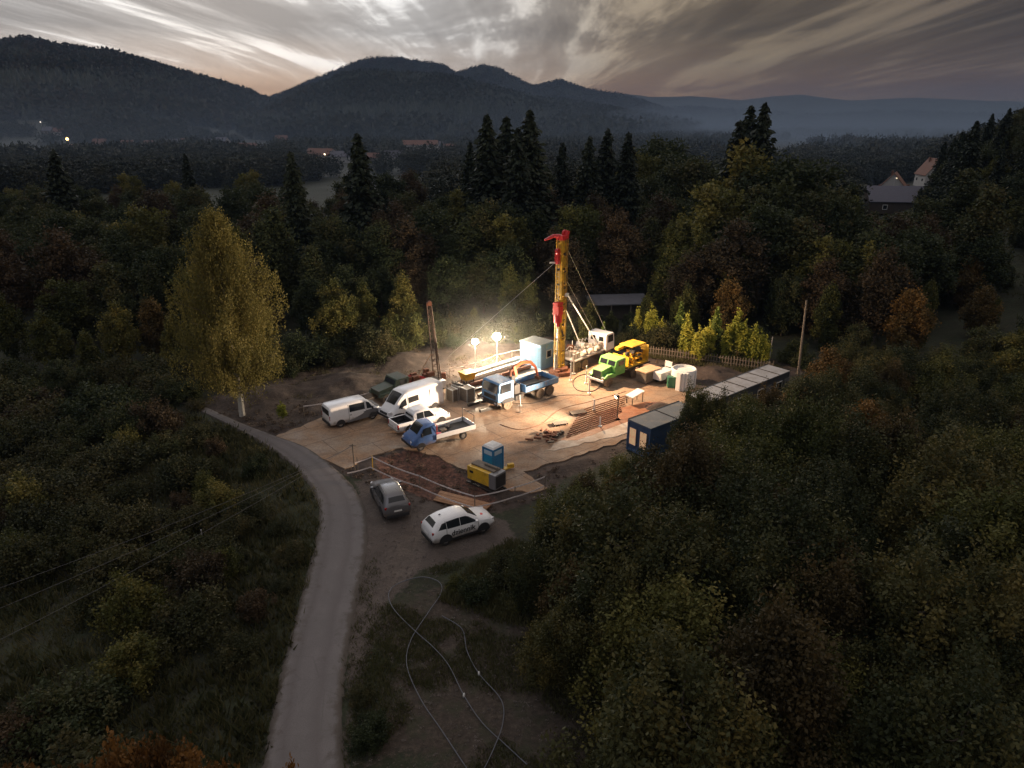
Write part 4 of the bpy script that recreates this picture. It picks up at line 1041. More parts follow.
# ------------------------------------------------------------------ vehicles
def ringpts(s):
    x, zl, zb, zt, wl, wb, wt = s
    c = min(.10, (zt - zb) * .25 + .01); zm = zl + (zb - zl) * .55; wm = max(wl, wb) + .03
    return [(x, 0, zl), (x, wl - .1, zl), (x, wl, zl + .1), (x, wm, zm), (x, wb, zb), (x, wt, zt - c), (x, wt - .13, zt), (x, wt * .45, zt + .02), (x, 0, zt + .03)]
def loft(sts, name, m, parent):
    V = []; Fc = []; n = 9
    for s in sts:
        r = ringpts(s); V += r + [(p[0], -p[1], p[2]) for p in r[1:-1]][::-1]
    k = 16
    for i in range(len(sts) - 1):
        for j in range(k): Fc.append((i * k + j, i * k + (j + 1) % k, (i + 1) * k + (j + 1) % k, (i + 1) * k + j))
    Fc.append(tuple(range(k))); Fc.append(tuple((len(sts) - 1) * k + j for j in range(k)))
    mb = MB().add(V, Fc); o = mb.build(name, m, parent, smooth=38)
    return o
def lerp_st(sts, x):
    xs = [s[0] for s in sts]
    return tuple(float(np.interp(x, xs, [s[i] for s in sts])) for i in range(7))
class Two:
    def __init__(s): s.m = []
    def build(s, *a, **k): return [m.build(*a, **k) for m in s.m]
def side_pane(sts, x0, x1, v0, v1, off=.012, top0=None, top1=None, n=6):
    """strip of the greenhouse side between the belt (0) and the roof edge (1), both sides"""
    both = Two()
    for sg in (1, -1):
        P = []; mb = MB(); both.m.append(mb)
        for i in range(n + 1):
            f = i / n; xb = x0 + (x1 - x0) * f
            xt = (top0 if top0 is not None else x0) * (1 - f) + (top1 if top1 is not None else x1) * f
            rb, rt = ringpts(lerp_st(sts, xb)), ringpts(lerp_st(sts, xt))
            a, b = Vector(rb[4]), Vector(rt[5]); lo = a.lerp(b, v0); hi = a.lerp(b, v1); hi.x = xt
            P.append((Vector((lo.x, (lo.y + off) * sg, lo.z)), Vector((hi.x, (hi.y + off) * sg, hi.z))))
        for (a, b), (c, d_) in zip(P[:-1], P[1:]): mb.quad(a, c, d_, b)
    return both
def end_pane(sts, x0, x1, inset=.07, off=.02, u0=.1, u1=.9):
    """windscreen or rear window between two stations"""
    mb = MB(); up = Vector((math.copysign(off, x0 - x1), 0, off)); rows = []
    for q_ in range(6):
        u = u0 + (u1 - u0) * q_ / 5; A = ringpts(lerp_st(sts, x0 + (x1 - x0) * u)); e, c = Vector(A[6]), Vector(A[8])
        rows.append([Vector((e.x, -(e.y - inset + .06), e.z)) + up, Vector((c.x, -.4 * e.y, c.z - .008)) + up, Vector((c.x, .4 * e.y, c.z - .008)) + up, Vector((e.x, e.y - inset + .06, e.z)) + up])
    for r0, r1 in zip(rows[:-1], rows[1:]):
        for j in range(3): mb.quad(r0[j], r0[j + 1], r1[j + 1], r1[j])
    return mb
def wheel(parent, x, y, r, w=.22, muddy=False, n=24, dual=False):
    sg = 1 if y > 0 else -1
    t = thing('wheel', None, None); t.parent = parent; t.location = (x, y, r); KIDS.setdefault(parent.name, []).append(t)
    mb = MB(); rr = [r * .60, r * .93, r, r, r * .93, r * .60]; ys = [-w / 2, -w / 2, -w * .38, w * .38, w / 2, w / 2]
    V = []; Fc = []
    for i in range(6):
        for k in range(n):
            a = 6.2832 * k / n; V.append((rr[i] * math.cos(a), ys[i], rr[i] * math.sin(a)))
    for i in range(5):
        for k in range(n): Fc.append((i * n + k, i * n + (k + 1) % n, (i + 1) * n + (k + 1) % n, (i + 1) * n + k))
    mb.add(V, Fc).build('tyre', M['muddy' if muddy else 'rubber'], t, smooth=40)
    rm = MB().cyl((0, 0, 0), r * .60, w * .7, 20, 'y')
    rm.cyl((0, sg * w * .40, 0), r * .18, w * .2, 10, 'y')
    for k in range(5):
        a = 6.2832 * k / 5; rm.box((math.cos(a) * r * .36, sg * w * .38, math.sin(a) * r * .36), (r * .5, w * .1, r * .13), ry=-a)
    rm.build('rim', M['muddy'] if muddy else M['rim'], t, smooth=30)
    return t
def arch(mb, x, y, r, sg, h=None):
    n = 14; V = [(x + r * math.cos(math.pi * k / n), y * sg, r * .0 + r * math.sin(math.pi * k / n)) for k in range(n + 1)]
    return V
def arches(parent, xs, yo, r, zc, z0, zm=None):
    mb = MB()
    for x in xs:
        for sg in (1, -1):
            n = 14; R_ = r * 1.17; P = [(x + R_ * math.cos(math.pi * k / n), zc + R_ * math.sin(math.pi * k / n)) for k in range(n + 1)] + [(x - R_, z0 + .005), (x + R_, z0 + .005)]
            y1 = yo * sg; y0 = (yo - .35) * sg
            mb.prism(P, min(y0, y1), max(y0, y1))
    return mb.build('wheel_arch', M['black'], parent)
def car(label, loc, rz, sts, paint, r, wx, track, panes, cat='car', name='estate_car', lower=None, rails=True, screen=None, rear=None, extra=None, muddy=False):
    t = thing(name, label, cat, loc, rz); body = loft(sts, 'body', paint, t)
    side = None
    for p in panes: side_pane(sts, *p[:4], top0=p[4] if len(p) > 4 else None, top1=p[5] if len(p) > 5 else None).build('side_window', M['glass'], t)
    if screen: end_pane(sts, *screen).build('windscreen', M['glass'], t)
    if rear: end_pane(sts, *rear).build('rear_window', M['glass'], t)
    arches(t, wx, max(s[4] for s in sts) + .045, r, r, min(s[1] for s in sts) + .0)
    for x in wx:
        for sg in (1, -1): wheel(t, x, sg * (track / 2), r)
    return t, body
def lamp_pair(t, name, m, x, y, z, dims, rz=0):
    for sg in (1, -1): MB().box((x, sg * y, z), dims, rz=rz * sg).build(name, m, t, bevel=.015)
SUV = [(-2.22, .52, .80, .98, .78, .79, .74), (-2.18, .38, .98, 1.14, .86, .86, .76), (-2.06, .30, 1.08, 1.30, .90, .88, .74), (-1.80, .28, 1.13, 1.56, .91, .90, .66), (-1.25, .27, 1.11, 1.69, .92, .91, .67), (-.4, .27, 1.08, 1.75, .92, .91, .69),
       (.15, .27, 1.06, 1.71, .92, .91, .68), (.60, .27, 1.05, 1.48, .92, .91, .69), (1.08, .28, 1.02, 1.16, .92, .89, .76), (1.6, .30, .96, 1.09, .92, .88, .74), (1.98, .33, .88, .99, .90, .83, .70), (2.17, .40, .76, .86, .84, .76, .62), (2.24, .48, .62, .70, .76, .68, .52)]
def suv(label, loc, rz, paint, name='estate_car', rails=True):
    t, b = car(label, loc, rz, SUV, paint, .375, (-1.33, 1.34), 1.62, [(-1.86, -1.24, .12, .88, -1.50, -1.22), (-1.20, -.30, .06, .92), (-.27, .98, .06, .92, -.27, .36)], screen=(1.08, .34, .10, .012, .06, .93), rear=(-2.08, -1.74, .10, .012, .10, .9), name=name)
    MB().box((0, .905, .33), (2.1, .05, .16)).box((0, -.905, .33), (2.1, .05, .16)).build('sill_trim', M['black'], t, bevel=.01)
    MB().box((-2.24, 0, .40), (.10, 1.5, .22)).build('rear_bumper', M['black'], t, bevel=.03)
    MB().box((2.235, 0, .44), (.06, 1.25, .20)).build('front_grille', M['black'], t, bevel=.02)
    lamp_pair(t, 'tail_light', M['tail'], -2.13, .72, 1.02, (.12, .30, .15), .25); lamp_pair(t, 'headlight', M['lens'], 2.06, .68, .82, (.22, .26, .12), -.5)
    lamp_pair(t, 'mirror', paint, .82, 1.0, 1.14, (.13, .18, .13))
    MB().box((-2.262, 0, .76), (.015, .52, .11)).build('number_plate', M['paper'], t)
    if rails:
        for sg in (1, -1): MB().tube([(-1.5, sg * .60, 1.69), (-1.4, sg * .60, 1.76), (.05, sg * .61, 1.79), (.2, sg * .61, 1.71)], .018, 6).build('roof_rail', M['greypaint'], t)
    return t
gs = suv('silver grey estate car parked nearest the road, its tail to the camera', (-8.45, 42.45, .05), R(114), M['silver'])
ws = suv('white estate car with black lettering along its doors, parked by the thicket', (-3.45, 38.95, .05), R(31), M['white'], rails=False)
# roof antenna fin and lettering
MB().box((-1.3, 0, 1.76), (.16, .03, .07), tap=(.5, 1)).build('antenna', M['black'], ws)
def lettering(txt, size, parent, loc, rot, m, depth=.006, name='lettering', spacing=1.0):
    cu = bpy.data.curves.new(name, 'FONT'); cu.body = txt; cu.size = size; cu.extrude = depth; cu.align_x = 'CENTER'; cu.offset = .008 * size * 1.6; cu.space_character = spacing
    o = bpy.data.objects.new('tmp_text', cu); COL.objects.link(o)
    dg = bpy.context.evaluated_depsgraph_get(); me = bpy.data.meshes.new_from_object(o.evaluated_get(dg)); bpy.data.objects.remove(o)
    me.materials.clear(); q = link_mesh(name, me, m, parent); q.location = loc; q.rotation_euler = rot; return q
lettering('dziennik', .50, ws, (-.12, -.975, .60), (R(90), 0, 0), M['black'])
lettering('dziennik', .50, ws, (-.12, .975, .60), (R(90), 0, R(180)), M['black'])
MB().cyl((1.45, -.35, 1.125), .13, .02, 16).build('bonnet_badge', M['red'], ws)

def seams(t, sts, xs, z0f=1, z1=4):
    for x in xs:
        for sg in (1, -1):
            P = ringpts(lerp_st(sts, x)); mb = MB()
            for a, b in zip(P[2:5], P[3:6]):
                a, b = Vector(a), Vector(b); mb.box((x, (a.y + b.y) / 2 * sg, (a.z + b.z) / 2), (.022, .012, (b - a).length), rx=math.atan2(-(b.y - a.y) * sg, b.z - a.z))
            mb.build('door_seam', M['black'], t)
def handles(t, xs, y, z):
    for x in xs:
        for sg in (1, -1): MB().box((x, y * sg, z), (.18, .04, .035)).build('door_handle', M['black'], t)
for t_ in (ws, gs): seams(t_, SUV, (-1.25, .98) if t_ is ws else (-1.25, -.29, .80)); 
handles(gs, (-.98, -.02), .955, .94)
# small grey and white van
VAN = [(-2.42, .42, 1.12, 1.80, .88, .90, .80), (-2.36, .32, 1.15, 1.92, .93, .94, .82), (-2.2, .28, 1.16, 1.97, .94, .95, .83), (0, .28, 1.14, 2.0, .94, .95, .84), (1.0, .28, 1.12, 1.96, .94, .95, .82), (1.25, .28, 1.10, 1.84, .94, .94, .80), (1.85, .28, 1.06, 1.18, .94, .90, .78), (2.3, .32, .90, 1.0, .90, .84, .72), (2.48, .40, .66, .76, .84, .78, .66), (2.52, .46, .58, .64, .78, .72, .6)]
v, b = car('small white van with dark grey front, alone at the left of the yard', (-14.15, 57.15, .05), R(36), VAN, M['white'], .34, (-1.5, 1.5), 1.72, [(.98, 1.62, .06, .9, .98, 1.28), (-.62, .82, .08, .9)], screen=(1.83, 1.02, .10, .014, .06, .92), name='van', cat='van')
MB().box((-2.43, 0, 1.45), (.02, 1.45, .52)).build('rear_window', M['glass'], v)
MB().box((-2.45, 0, .42), (.10, 1.7, .24)).build('rear_bumper', M['black'], v, bevel=.03)
for sg in (1, -1):
    MB().prism([(-.9, .30), (2.36, .36), (2.30, .86), (1.75, 1.04), (.95, 1.05), (.55, .80), (-.3, .52), (-.9, .44)], min(.958 * sg, .985 * sg), max(.958 * sg, .985 * sg)).build('grey_side_panel', M['greypaint'], v)
MB().prism([(1.86, 1.215), (2.31, 1.04), (2.31, 1.07), (1.86, 1.25)], -.72, .72).build('bonnet', M['greypaint'], v)
lamp_pair(v, 'tail_light', M['tail'], -2.40, .86, 1.0, (.08, .10, .40)); lamp_pair(v, 'headlight', M['lens'], 2.36, .68, .80, (.22, .26, .18), -.4); lamp_pair(v, 'mirror', M['black'], 1.5, 1.03, 1.2, (.12, .2, .22))

seams(v, VAN, (-.7, .9)); handles(v, (.75, -.55), .975, .95)
# tall white van
HV = [(-3.0, .45, 1.5, 2.35, .94, .95, .84), (-2.95, .34, 1.5, 2.48, 1.0, 1.0, .88), (-2.6, .32, 1.5, 2.55, 1.02, 1.02, .90), (.7, .32, 1.45, 2.58, 1.02, 1.02, .90), (1.25, .32, 1.38, 2.50, 1.02, 1.02, .88), (1.7, .32, 1.30, 2.12, 1.02, 1.01, .84), (2.25, .32, 1.24, 1.52, 1.0, .97, .80), (2.7, .34, 1.0, 1.20, .98, .90, .74), (2.95, .42, .74, .88, .92, .84, .66), (3.0, .5, .60, .68, .84, .76, .6)]
v, b = car('tall white panel van, the largest van, parked nose left', (-9.15, 58.75, .05), R(224), HV, M['white'], .36, (-1.9, 2.0), 1.86, [(1.15, 2.05, .0, .62, 1.2, 1.68), (-.15, .95, .05, .55)], screen=(2.25, 1.3, .10, .02, .03, .92), name='van', cat='van')
MB().prism([(2.2, .40), (3.01, .50), (3.03, .72), (2.7, .74), (2.4, .86), (1.5, .86), (1.45, .40)], -1.045, 1.045).build('front_bumper', M['black'], v, bevel=.03)
for sg in (1, -1): MB().box((-.3, 1.055 * sg, .50), (3.2, .03, .16)).build('side_moulding', M['black'], v)
lamp_pair(v, 'headlight', M['lens'], 2.80, .78, .98, (.32, .26, .26), -.4); lamp_pair(v, 'mirror', M['black'], 1.85, 1.14, 1.45, (.12, .24, .34)); lamp_pair(v, 'tail_light', M['tail'], -2.99, .92, 1.2, (.05, .12, .6))
MB().box((-1.4, 0, 1.34), (.02, 2.075, 1.7)).build('door_seam', M['greypaint'], v)
MB().box((2.99, 0, .90), (.05, 1.0, .20), ry=-.4).build('front_grille', M['black'], v)

seams(v, HV, (-.25, 1.02)); handles(v, (.85, -.1), 1.06, 1.1)
# white pickup
PK = [(-2.62, .50, .98, 1.04, .84, .86, .84), (-2.58, .42, 1.0, 1.06, .90, .90, .88), (-1.05, .36, 1.02, 1.08, .91, .91, .89)]
PC = [(-1.05, .36, 1.04, 1.55, .91, .91, .74), (-.85, .34, 1.04, 1.74, .91, .91, .72), (.1, .32, 1.03, 1.80, .91, .91, .74), (.55, .32, 1.02, 1.72, .91, .91, .72), (1.15, .32, 1.0, 1.10, .91, .88, .78), (2.0, .35, .90, 1.0, .90, .84, .76), (2.45, .42, .74, .84, .86, .78, .7), (2.55, .5, .64, .7, .78, .7, .62)]
t = thing('pickup_truck', 'white double cab pickup with open load bed, between the tall van and the blue truck', 'pickup', (-7.95, 55.85, .05), R(36))
loft(PC, 'cab', M['white'], t)
mb = MB()
for sg in (1, -1): mb.box((-1.84, .86 * sg, .72), (1.56, .12, .72))
mb.box((-2.58, 0, .74), (.09, 1.6, .66)); mb.box((-1.84, 0, .48), (1.5, 1.6, .10)); mb.build('load_bed', M['white'], t, bevel=.025)
MB().box((-1.8, 0, .57), (1.46, 1.58, .06)).box((-1.83, .795, .82), (1.45, .012, .45)).box((-1.83, -.795, .82), (1.45, .012, .45)).box((-1.09, 0, .8), (.02, 1.56, .42)).build('bed_liner', M['black'], t)
MB().box((-2.66, 0, .46), (.12, 1.7, .18)).build('rear_bumper', M['rim'], t, bevel=.03)
for p in [(-.80, -.12, .08, .92, -.74, -.12), (-.06, .98, .08, .92, -.06, .50)]: side_pane(PC, *p[:4], top0=p[4], top1=p[5]).build('side_window', M['glass'], t)
end_pane(PC, 1.13, .6, .1, .014, .06, .92).build('windscreen', M['glass'], t); MB().box((-1.045, 0, 1.40), (.02, 1.25, .32), ry=.3).build('rear_window', M['glass'], t)
arches(t, (-1.55, 1.55), .95, .37, .37, .34)
for x in (-1.55, 1.55):
    for sg in (1, -1): wheel(t, x, .82 * sg, .37, .24)
lamp_pair(t, 'tail_light', M['tail'], -2.60, .86, .82, (.10, .13, .40)); lamp_pair(t, 'headlight', M['lens'], 2.38, .68, .80, (.2, .26, .16), -.4); lamp_pair(t, 'mirror', M['white'], .95, 1.02, 1.15, (.12, .18, .15))

# small blue dropside truck
BT = [(.62, .42, 1.28, 2.0, .90, .92, .82), (.70, .34, 1.28, 2.06, .93, .94, .82), (1.45, .32, 1.26, 2.08, .94, .95, .82), (1.75, .32, 1.24, 1.95, .94, .94, .80), (2.2, .32, 1.20, 1.36, .93, .91, .80), (2.68, .36, 1.02, 1.14, .91, .86, .74), (2.84, .44, .74, .84, .87, .82, .68), (2.86, .5, .56, .62, .78, .7, .58)]
t = thing('dropside_truck', 'small blue dropside truck with white load bed at the front of the yard', 'truck', (-6.15, 52.75, .05), R(214))
loft(BT, 'cab', M['blue'], t)
side_pane(BT, 1.0, 2.0, .0, .85, top0=1.05, top1=1.72).build('side_window', M['glass'], t); end_pane(BT, 2.2, 1.5, .08, .02, .03, .9).build('windscreen', M['glass'], t)
MB().prism([(2.2, .36), (2.87, .46), (2.89, .70), (2.6, .66), (2.2, .60)], -.92, .92).build('front_bumper', M['black'], t, bevel=.02)
lamp_pair(t, 'headlight', M['lens'], 2.72, .66, .84, (.2, .3, .2), -.35); lamp_pair(t, 'mirror', M['black'], 1.95, 1.06, 1.42, (.12, .2, .28))
MB().box((-1.2, 0, .52), (3.7, .8, .16)).box((-2.2, .0, .5), (.2, 1.5, .12)).build('chassis', M['black'], t)
mb = MB().box((-1.2, .0, .72), (3.7, 2.0, .08)); mb.build('bed_floor', M['dark'], t)
mb = MB()
for sg in (1, -1): mb.box((-1.2, 1.02 * sg, .92), (3.7, .05, .40))
mb.box((-3.05, 0, .92), (.05, 2.0, .40)); mb.build('side_board', M['white'], t, bevel=.012)
mb = MB()
for x in (.55,): mb.tube([(x, .95, .7), (x, .95, 1.9), (x, -.95, 1.9), (x, -.95, .7)], .035, 6)
mb.build('head_board', M['red'], t)
MB().tube([(-2.95, .97, .75), (-2.95, .97, 1.95), (-2.95, -.97, 1.95), (-2.95, -.97, .75)], .035, 6).build('rear_hoop', M['dark'], t)
for x in (-1.95, 2.0):
    for sg in (1, -1): wheel(t, x, .80 * sg, .33, .24)
arches(t, (2.0,), .965, .33, .33, .33)
for k in range(3): tag(MB().box((0, 0, 0), (.45 + .1 * k, .35, .22), rz=k * .7).build('toolbox', M[['red', 'greywood', 'dark'][k]], None, bevel=.02), ['red box lying behind the blue truck cab on its bed', 'wooden box on the bed of the blue truck', 'dark box on the bed of the blue truck'][k], 'box').location = (Vector((-6.15, 52.75, .92)) + Matrix.Rotation(R(214), 3, 'Z') @ Vector((.2 - .7 * k, .5 - .5 * k, 0)))

# light blue three-axle crane truck
def truck_cab(t, m, x0, x1, w, z0, z1, zb, screen=True, parts=True):
    """forward-control cab; x1 is the nose"""
    P = [(x0, z0), (x1 - .05, z0), (x1, z0 + .15), (x1, zb), (x1 - .16, z1 - .12), (x1 - .28, z1), (x0 + .05, z1), (x0, z1 - .08)]
    MB().prism(P, -w / 2, w / 2).build('cab', m, t, bevel=.05)
    for sg in (1, -1): MB().prism([(x0 + .35, zb + .02), (x1 - .22, zb + .02), (x1 - .34, z1 - .18), (x0 + .35, z1 - .18)], min(sg * (w / 2 + .004), sg * (w / 2 + .016)), max(sg * (w / 2 + .004), sg * (w / 2 + .016))).build('side_window', M['glass'], t)
    a = math.atan2(.16, z1 - .12 - zb)
    MB().box((x1 - .06, 0, (zb + z1 - .12) / 2 + .01), (.03, w - .3, (z1 - .14 - zb) * .95), ry=-a).build('windscreen', M['glass'], t)
t = thing('crane_truck', 'light blue three axle truck with folded orange loading crane, in the middle of the yard', 'truck', (.95, 62.15, .05), R(221))
truck_cab(t, M['lblue'], 2.05, 3.95, 2.35, .95, 2.75, 1.75)
MB().box((4.0, 0, .85), (.14, 2.4, .34)).box((3.9, 0, 1.35), (.12, 1.7, .42)).build('front_bumper', M['black'], t, bevel=.03)
lamp_pair(t, 'headlight', M['lens'], 4.09, .95, .88, (.05, .28, .16)); lamp_pair(t, 'mirror', M['black'], 3.75, 1.38, 2.1, (.08, .2, .42))
MB().box((0, 0, .78), (7.4, .85, .26)).box((1.2, .75, .75), (.9, .5, .45)).box((1.2, -.75, .75), (.9, .5, .45)).build('chassis', M['dark'], t)
MB().box((-1.55, 0, 1.12), (4.2, 2.3, .12)).build('bed_floor', M['dark'], t)
mb = MB()
for sg in (1, -1): mb.box((-1.55, 1.17 * sg, 1.40), (4.3, .06, .52))
for sg in (1, -1):
    for k in range(8): mb.box((-3.5 + k * .56, 1.212 * sg, 1.40), (.05, .03, .50))
mb.box((-3.68, 0, 1.40), (.06, 2.3, .52)).box((.58, 0, 1.50), (.06, 2.3, .74)); mb.build('side_board', M['lblue'], t, bevel=.012)
tag(MB().box((0, 0, 0), (2.2, .9, .24), rz=R(221)).build('steel_plates', M['dark'], None, bevel=.02), 'dark steel plates lying on the bed of the light blue crane truck', 'plates').location = (1.9, 63.0, 1.37)
for x in (2.75, -1.35, -2.65):
    for sg in (1, -1): wheel(t, x, 1.0 * sg, .52, .34, True)
MB().prism([(2.1, .75), (3.4, .75), (3.5, 1.0), (3.2, 1.15), (2.3, 1.15), (2.0, 1.0)], -1.2, 1.2).build('mudguard', M['black'], t)
# crane behind the cab: column, lifting arm, folded outer arm
mb = MB().box((1.25, 0, 1.5), (.7, 1.5, .9)).box((1.25, .0, 2.2), (.45, .45, 1.0)); mb.build('crane_base', M['dark'], t, bevel=.04)
mb = MB().box((1.0, .1, 3.05), (.30, .30, 1.15), ry=.25); mb.tube([(1.0, .1, 3.4), (.2, .1, 3.75), (-.9, .1, 3.55)], [.19, .17, .15], 6); mb.build('crane_boom', M['orange'], t, bevel=0)
MB().tube([(-.9, .1, 3.6), (-1.6, .1, 2.9), (-1.95, .1, 1.9)], [.15, .13, .12], 6).build('crane_outer_arm', M['orange'], t)
MB().tube([(1.55, .1, 2.7), (1.5, .1, 3.2), (.5, .1, 3.5)], [.14, .14, .1], 6).build('crane_ram', M['rust'], t); MB().box((-1.95, .1, 1.75), (.35, .5, .3)).build('crane_hook', M['rust'], t)
mb = MB()
for k in range(4): mb.tube([(1.2, -.1 + .07 * k, 2.5), (.6 - .1 * k, -.15 + .1 * k, 3.35), (-.5, -.05 + .07 * k, 3.9 - .1 * k), (-1.3, .1, 3.2)], .022, 5)
mb.build('hydraulic_hose', M['black'], t)
for sg in (1, -1): MB().tube([(1.3, sg * 1.15, 1.1), (1.3, sg * 1.25, .08)], .05, 6).cyl((1.3, sg * 1.25, .06), .17, .05, 10).build('stabiliser_leg', M['steel'], t)

# white drilling truck with the yellow mast at its tail
TH = R(49); DT = Vector((7.9, 72.6, .05))
t = thing('drilling_truck', 'dusty white three axle drilling truck standing behind the yellow mast', 'truck', DT, TH)
truck_cab(t, M['white'], 2.35, 4.0, 2.4, 1.05, 2.95, 1.95)
MB().box((4.02, 0, .95), (.16, 2.4, .36)).build('front_bumper', M['dark'], t, bevel=.03)
MB().box((2.34, .55, 2.35), (.02, .6, .5)).box((2.34, -.55, 2.35), (.02, .6, .5)).build('rear_cab_window', M['glass'], t)
MB().box((.2, 0, .95), (7.6, .9, .3)).build('chassis', M['dark'], t)
MB().box((-.6, 0, 1.28), (5.6, 2.4, .14)).build('deck', M['steel'], t, bevel=.02)
r_ = random.Random(9); mb = MB()
for k in range(26):
    mb.box((r_.uniform(-3.0, 1.9), r_.uniform(-.9, .9), 1.35 + r_.uniform(.1, .5)), (r_.uniform(.2, .8), r_.uniform(.2, .7), r_.uniform(.3, .9)), rz=r_.uniform(-.2, .2))
mb.build('deck_machinery', mat('dusty_machine_paint', (.46, .43, .39), .6, .2, var=.3, dirt=(.2, .15, .12), dirt_amt=.5), t, bevel=.03)
mb = MB()
for k in range(16):
    p = Vector((r_.uniform(-2.8, 1.6), r_.uniform(-1, 1), r_.uniform(1.9, 2.3))); q = p + Vector((r_.uniform(-1, 1), r_.uniform(-.5, .5), r_.uniform(-.2, .3)))
    mb.tube([p, p.lerp(q, .5) + Vector((0, 0, .3)), q], .045, 6)
for k in range(3): mb.cyl((-1.6 + k * 1.2, -.95, 1.75), .26, .5, 14, 'x')
mb.build('pipework', M['pipe'], t)
MB().cyl((-.5, .1, 2.15), .38, 1.0, 18, 'y').build('winch_drum', M['steel'], t, smooth=40)
MB().cyl((-1.9, .55, 2.2), .3, .6, 16, 'y').build('winch_drum', M['rust'], t, smooth=40)
for x in (3.0, -1.5, -2.8):
    for sg in (1, -1): wheel(t, x, 1.02 * sg, .55, .36, True)
for sg in (1, -1): MB().tube([(-3.6, sg * 1.2, 2.2), (-3.6, sg * 1.2, .1)], .08, 8).cyl((-3.6, sg * 1.2, .07), .28, .08, 12).build('jack_leg', M['pipe'], t)
# mast: part of the drilling truck rig
mast = thing('drilling_mast', 'tall yellow drilling mast with red crown arm, the highest thing on the site', 'mast', (4.95, 69.5, 0), TH)
MH = 14.0
mb = MB()
for sx in (-.38, .38):
    for sy in (-.34, .34): mb.box((sx, sy, .6 + (MH - .6) / 2), (.15, .15, MH - .6))
for k in range(26):
    z = .9 + k * .52
    for sy in (-.34, .34): mb.box((0, sy, z), (.64, .05, .16))
    for sx in (-.38, .38): mb.box((sx, 0, z), (.05, .56, .16))
mb.build('mast_frame', M['yellow'], mast, bevel=.01)
mb = MB()
for sx, sy, dx, dy in ((.0, -.39, .52, .03), (-.43, 0, .03, .46), (.43, 0, .03, .46)):
    for k in range(9): mb.box((sx, sy, 1.75 + k * 1.44), (dx, dy, 1.02))
mb.build('mast_plate', M['yellow'], mast)
mb = MB()
for k in range(24): mb.tube([(-.62, -.18, 2.0 + k * .42), (-.62, .18, 2.0 + k * .42)], .018, 5)
for sy in (-.18, .18): mb.tube([(-.62, sy, 1.8), (-.62, sy, 12.0)], .024, 5)
mb.build('ladder', M['steel'], mast)
mb = MB().box((0, 0, MH + .2), (.95, .85, .45)); mb.cyl((.35, 0, MH + .55), .36, .2, 16, 'y'); mb.build('crown_block', M['red'], mast, bevel=.03)
AX = Matrix.Rotation(-TH, 3, 'Z')
def lw(v): return AX @ Vector(v)
p0, p1 = lw((-.2, -.1, 0)), lw((-1.75, -.35, 0))
MB().tube([(p0.x, p0.y, MH + .30), (p1.x * .5, p1.y * .5, MH + .36), (p1.x, p1.y, MH - .02)], [.26, .20, .12], 6).build('crown_arm', M['red'], mast)
p0 = lw((.45, .1, 0)); MB().box((p0.x, p0.y, MH + .5), (.35, .35, .7), ry=.3).build('crown_horn', M['red'], mast, bevel=.03)
p0 = lw((-.45, -.45, 0)); MB().box((p0.x, p0.y, 12.3), (.42, .42, 1.25)).cyl((p0.x, p0.y, 12.9), .30, .3, 14, 'y').build('upper_pulley', M['red'], mast, bevel=.03)
p0 = lw((-.95, -.5, 0)); MB().box((p0.x, p0.y, 11.8), (.55, .14, .14), rz=-TH).build('side_bracket', M['paper'], mast)
p0 = lw((-.30, -.62, 0))
mb = MB().box((p0.x, p0.y, 7.0), (.75, .75, .9)).cyl((p0.x, p0.y, 6.2), .42, .9, 16).box((p0.x, p0.y, 7.65), (.95, .6, .35)).cyl((p0.x, p0.y, 5.6), .2, .6, 12); mb.build('drill_head', M['red'], mast, bevel=.04)
MB().cyl((p0.x * .9, p0.y * .9, 3.0), .075, 5.4, 12).build('drill_rod', M['steel'], mast, smooth=40)
mb = MB()
for k in range(3): mb.tube([(p0.x + .15 * k - .3, p0.y, 6.9), (p0.x + .5 + .1 * k, p0.y - .3, 4.2), (.4 + .1 * k, .6, 3.2)], .035, 6)
mb.build('mud_hose', M['black'], mast)
mb = MB()
for k, (x0_, y0_) in enumerate(((-.12, -.50), (.10, -.50), (.24, -.47), (-.50, .15), (.50, -.1))): mb.tube([(x0_, y0_, MH + .1), (x0_ * 1.1, y0_ * 1.05, 7.4 if k < 3 else 3.0), (x0_ * 1.2, y0_ * 1.1, 1.2)], .022, 5)
mb.build('lifting_cable', M['dark'], mast)
mb = MB()
for k in range(7): mb.box((.0, -.435, 2.6 + k * 1.65), (.30, .05, .10)).cyl((.40, -.36, 2.1 + k * 1.7), .06, .3, 8)
mb.build('mast_bracket', M['dark'], mast)
MB().cyl((0, -.2, .28), 1.35, .34, 6).cyl((0, -.25, .6), .8, .35, 8).box((.9, .5, .5), (.5, .5, .6)).box((-.9, -.4, .45), (.4, .6, .5)).build('drill_table', M['rust'], mast, bevel=.04)
MB().cyl((-.7, .0, 1.3), .12, 1.9, 10).cyl((.7, .1, 1.2), .12, 1.7, 10).build('base_ram', M['pipe'], mast)
def W2L(root_loc, th, p): return Matrix.Rotation(-th, 3, 'Z') @ (Vector(p) - Vector(root_loc))
ml = (4.95, 69.5, 0)
sa = atd(567, 291, 69.5); sb_ = Vector(DT) + Matrix.Rotation(TH, 3, 'Z') @ Vector((1.2, -.9, 2.0)); sc_ = Vector(DT) + Matrix.Rotation(TH, 3, 'Z') @ Vector((-1.3, -.7, 1.9))
MB().tube([W2L(ml, TH, (5.45, 69.8, 8.7)), W2L(ml, TH, sb_)], .065, 8).build('mast_strut', M['paper'], mast)
MB().tube([W2L(ml, TH, (5.45, 69.6, 7.0)), W2L(ml, TH, sc_)], .055, 8).build('mast_strut', M['paper'], mast)
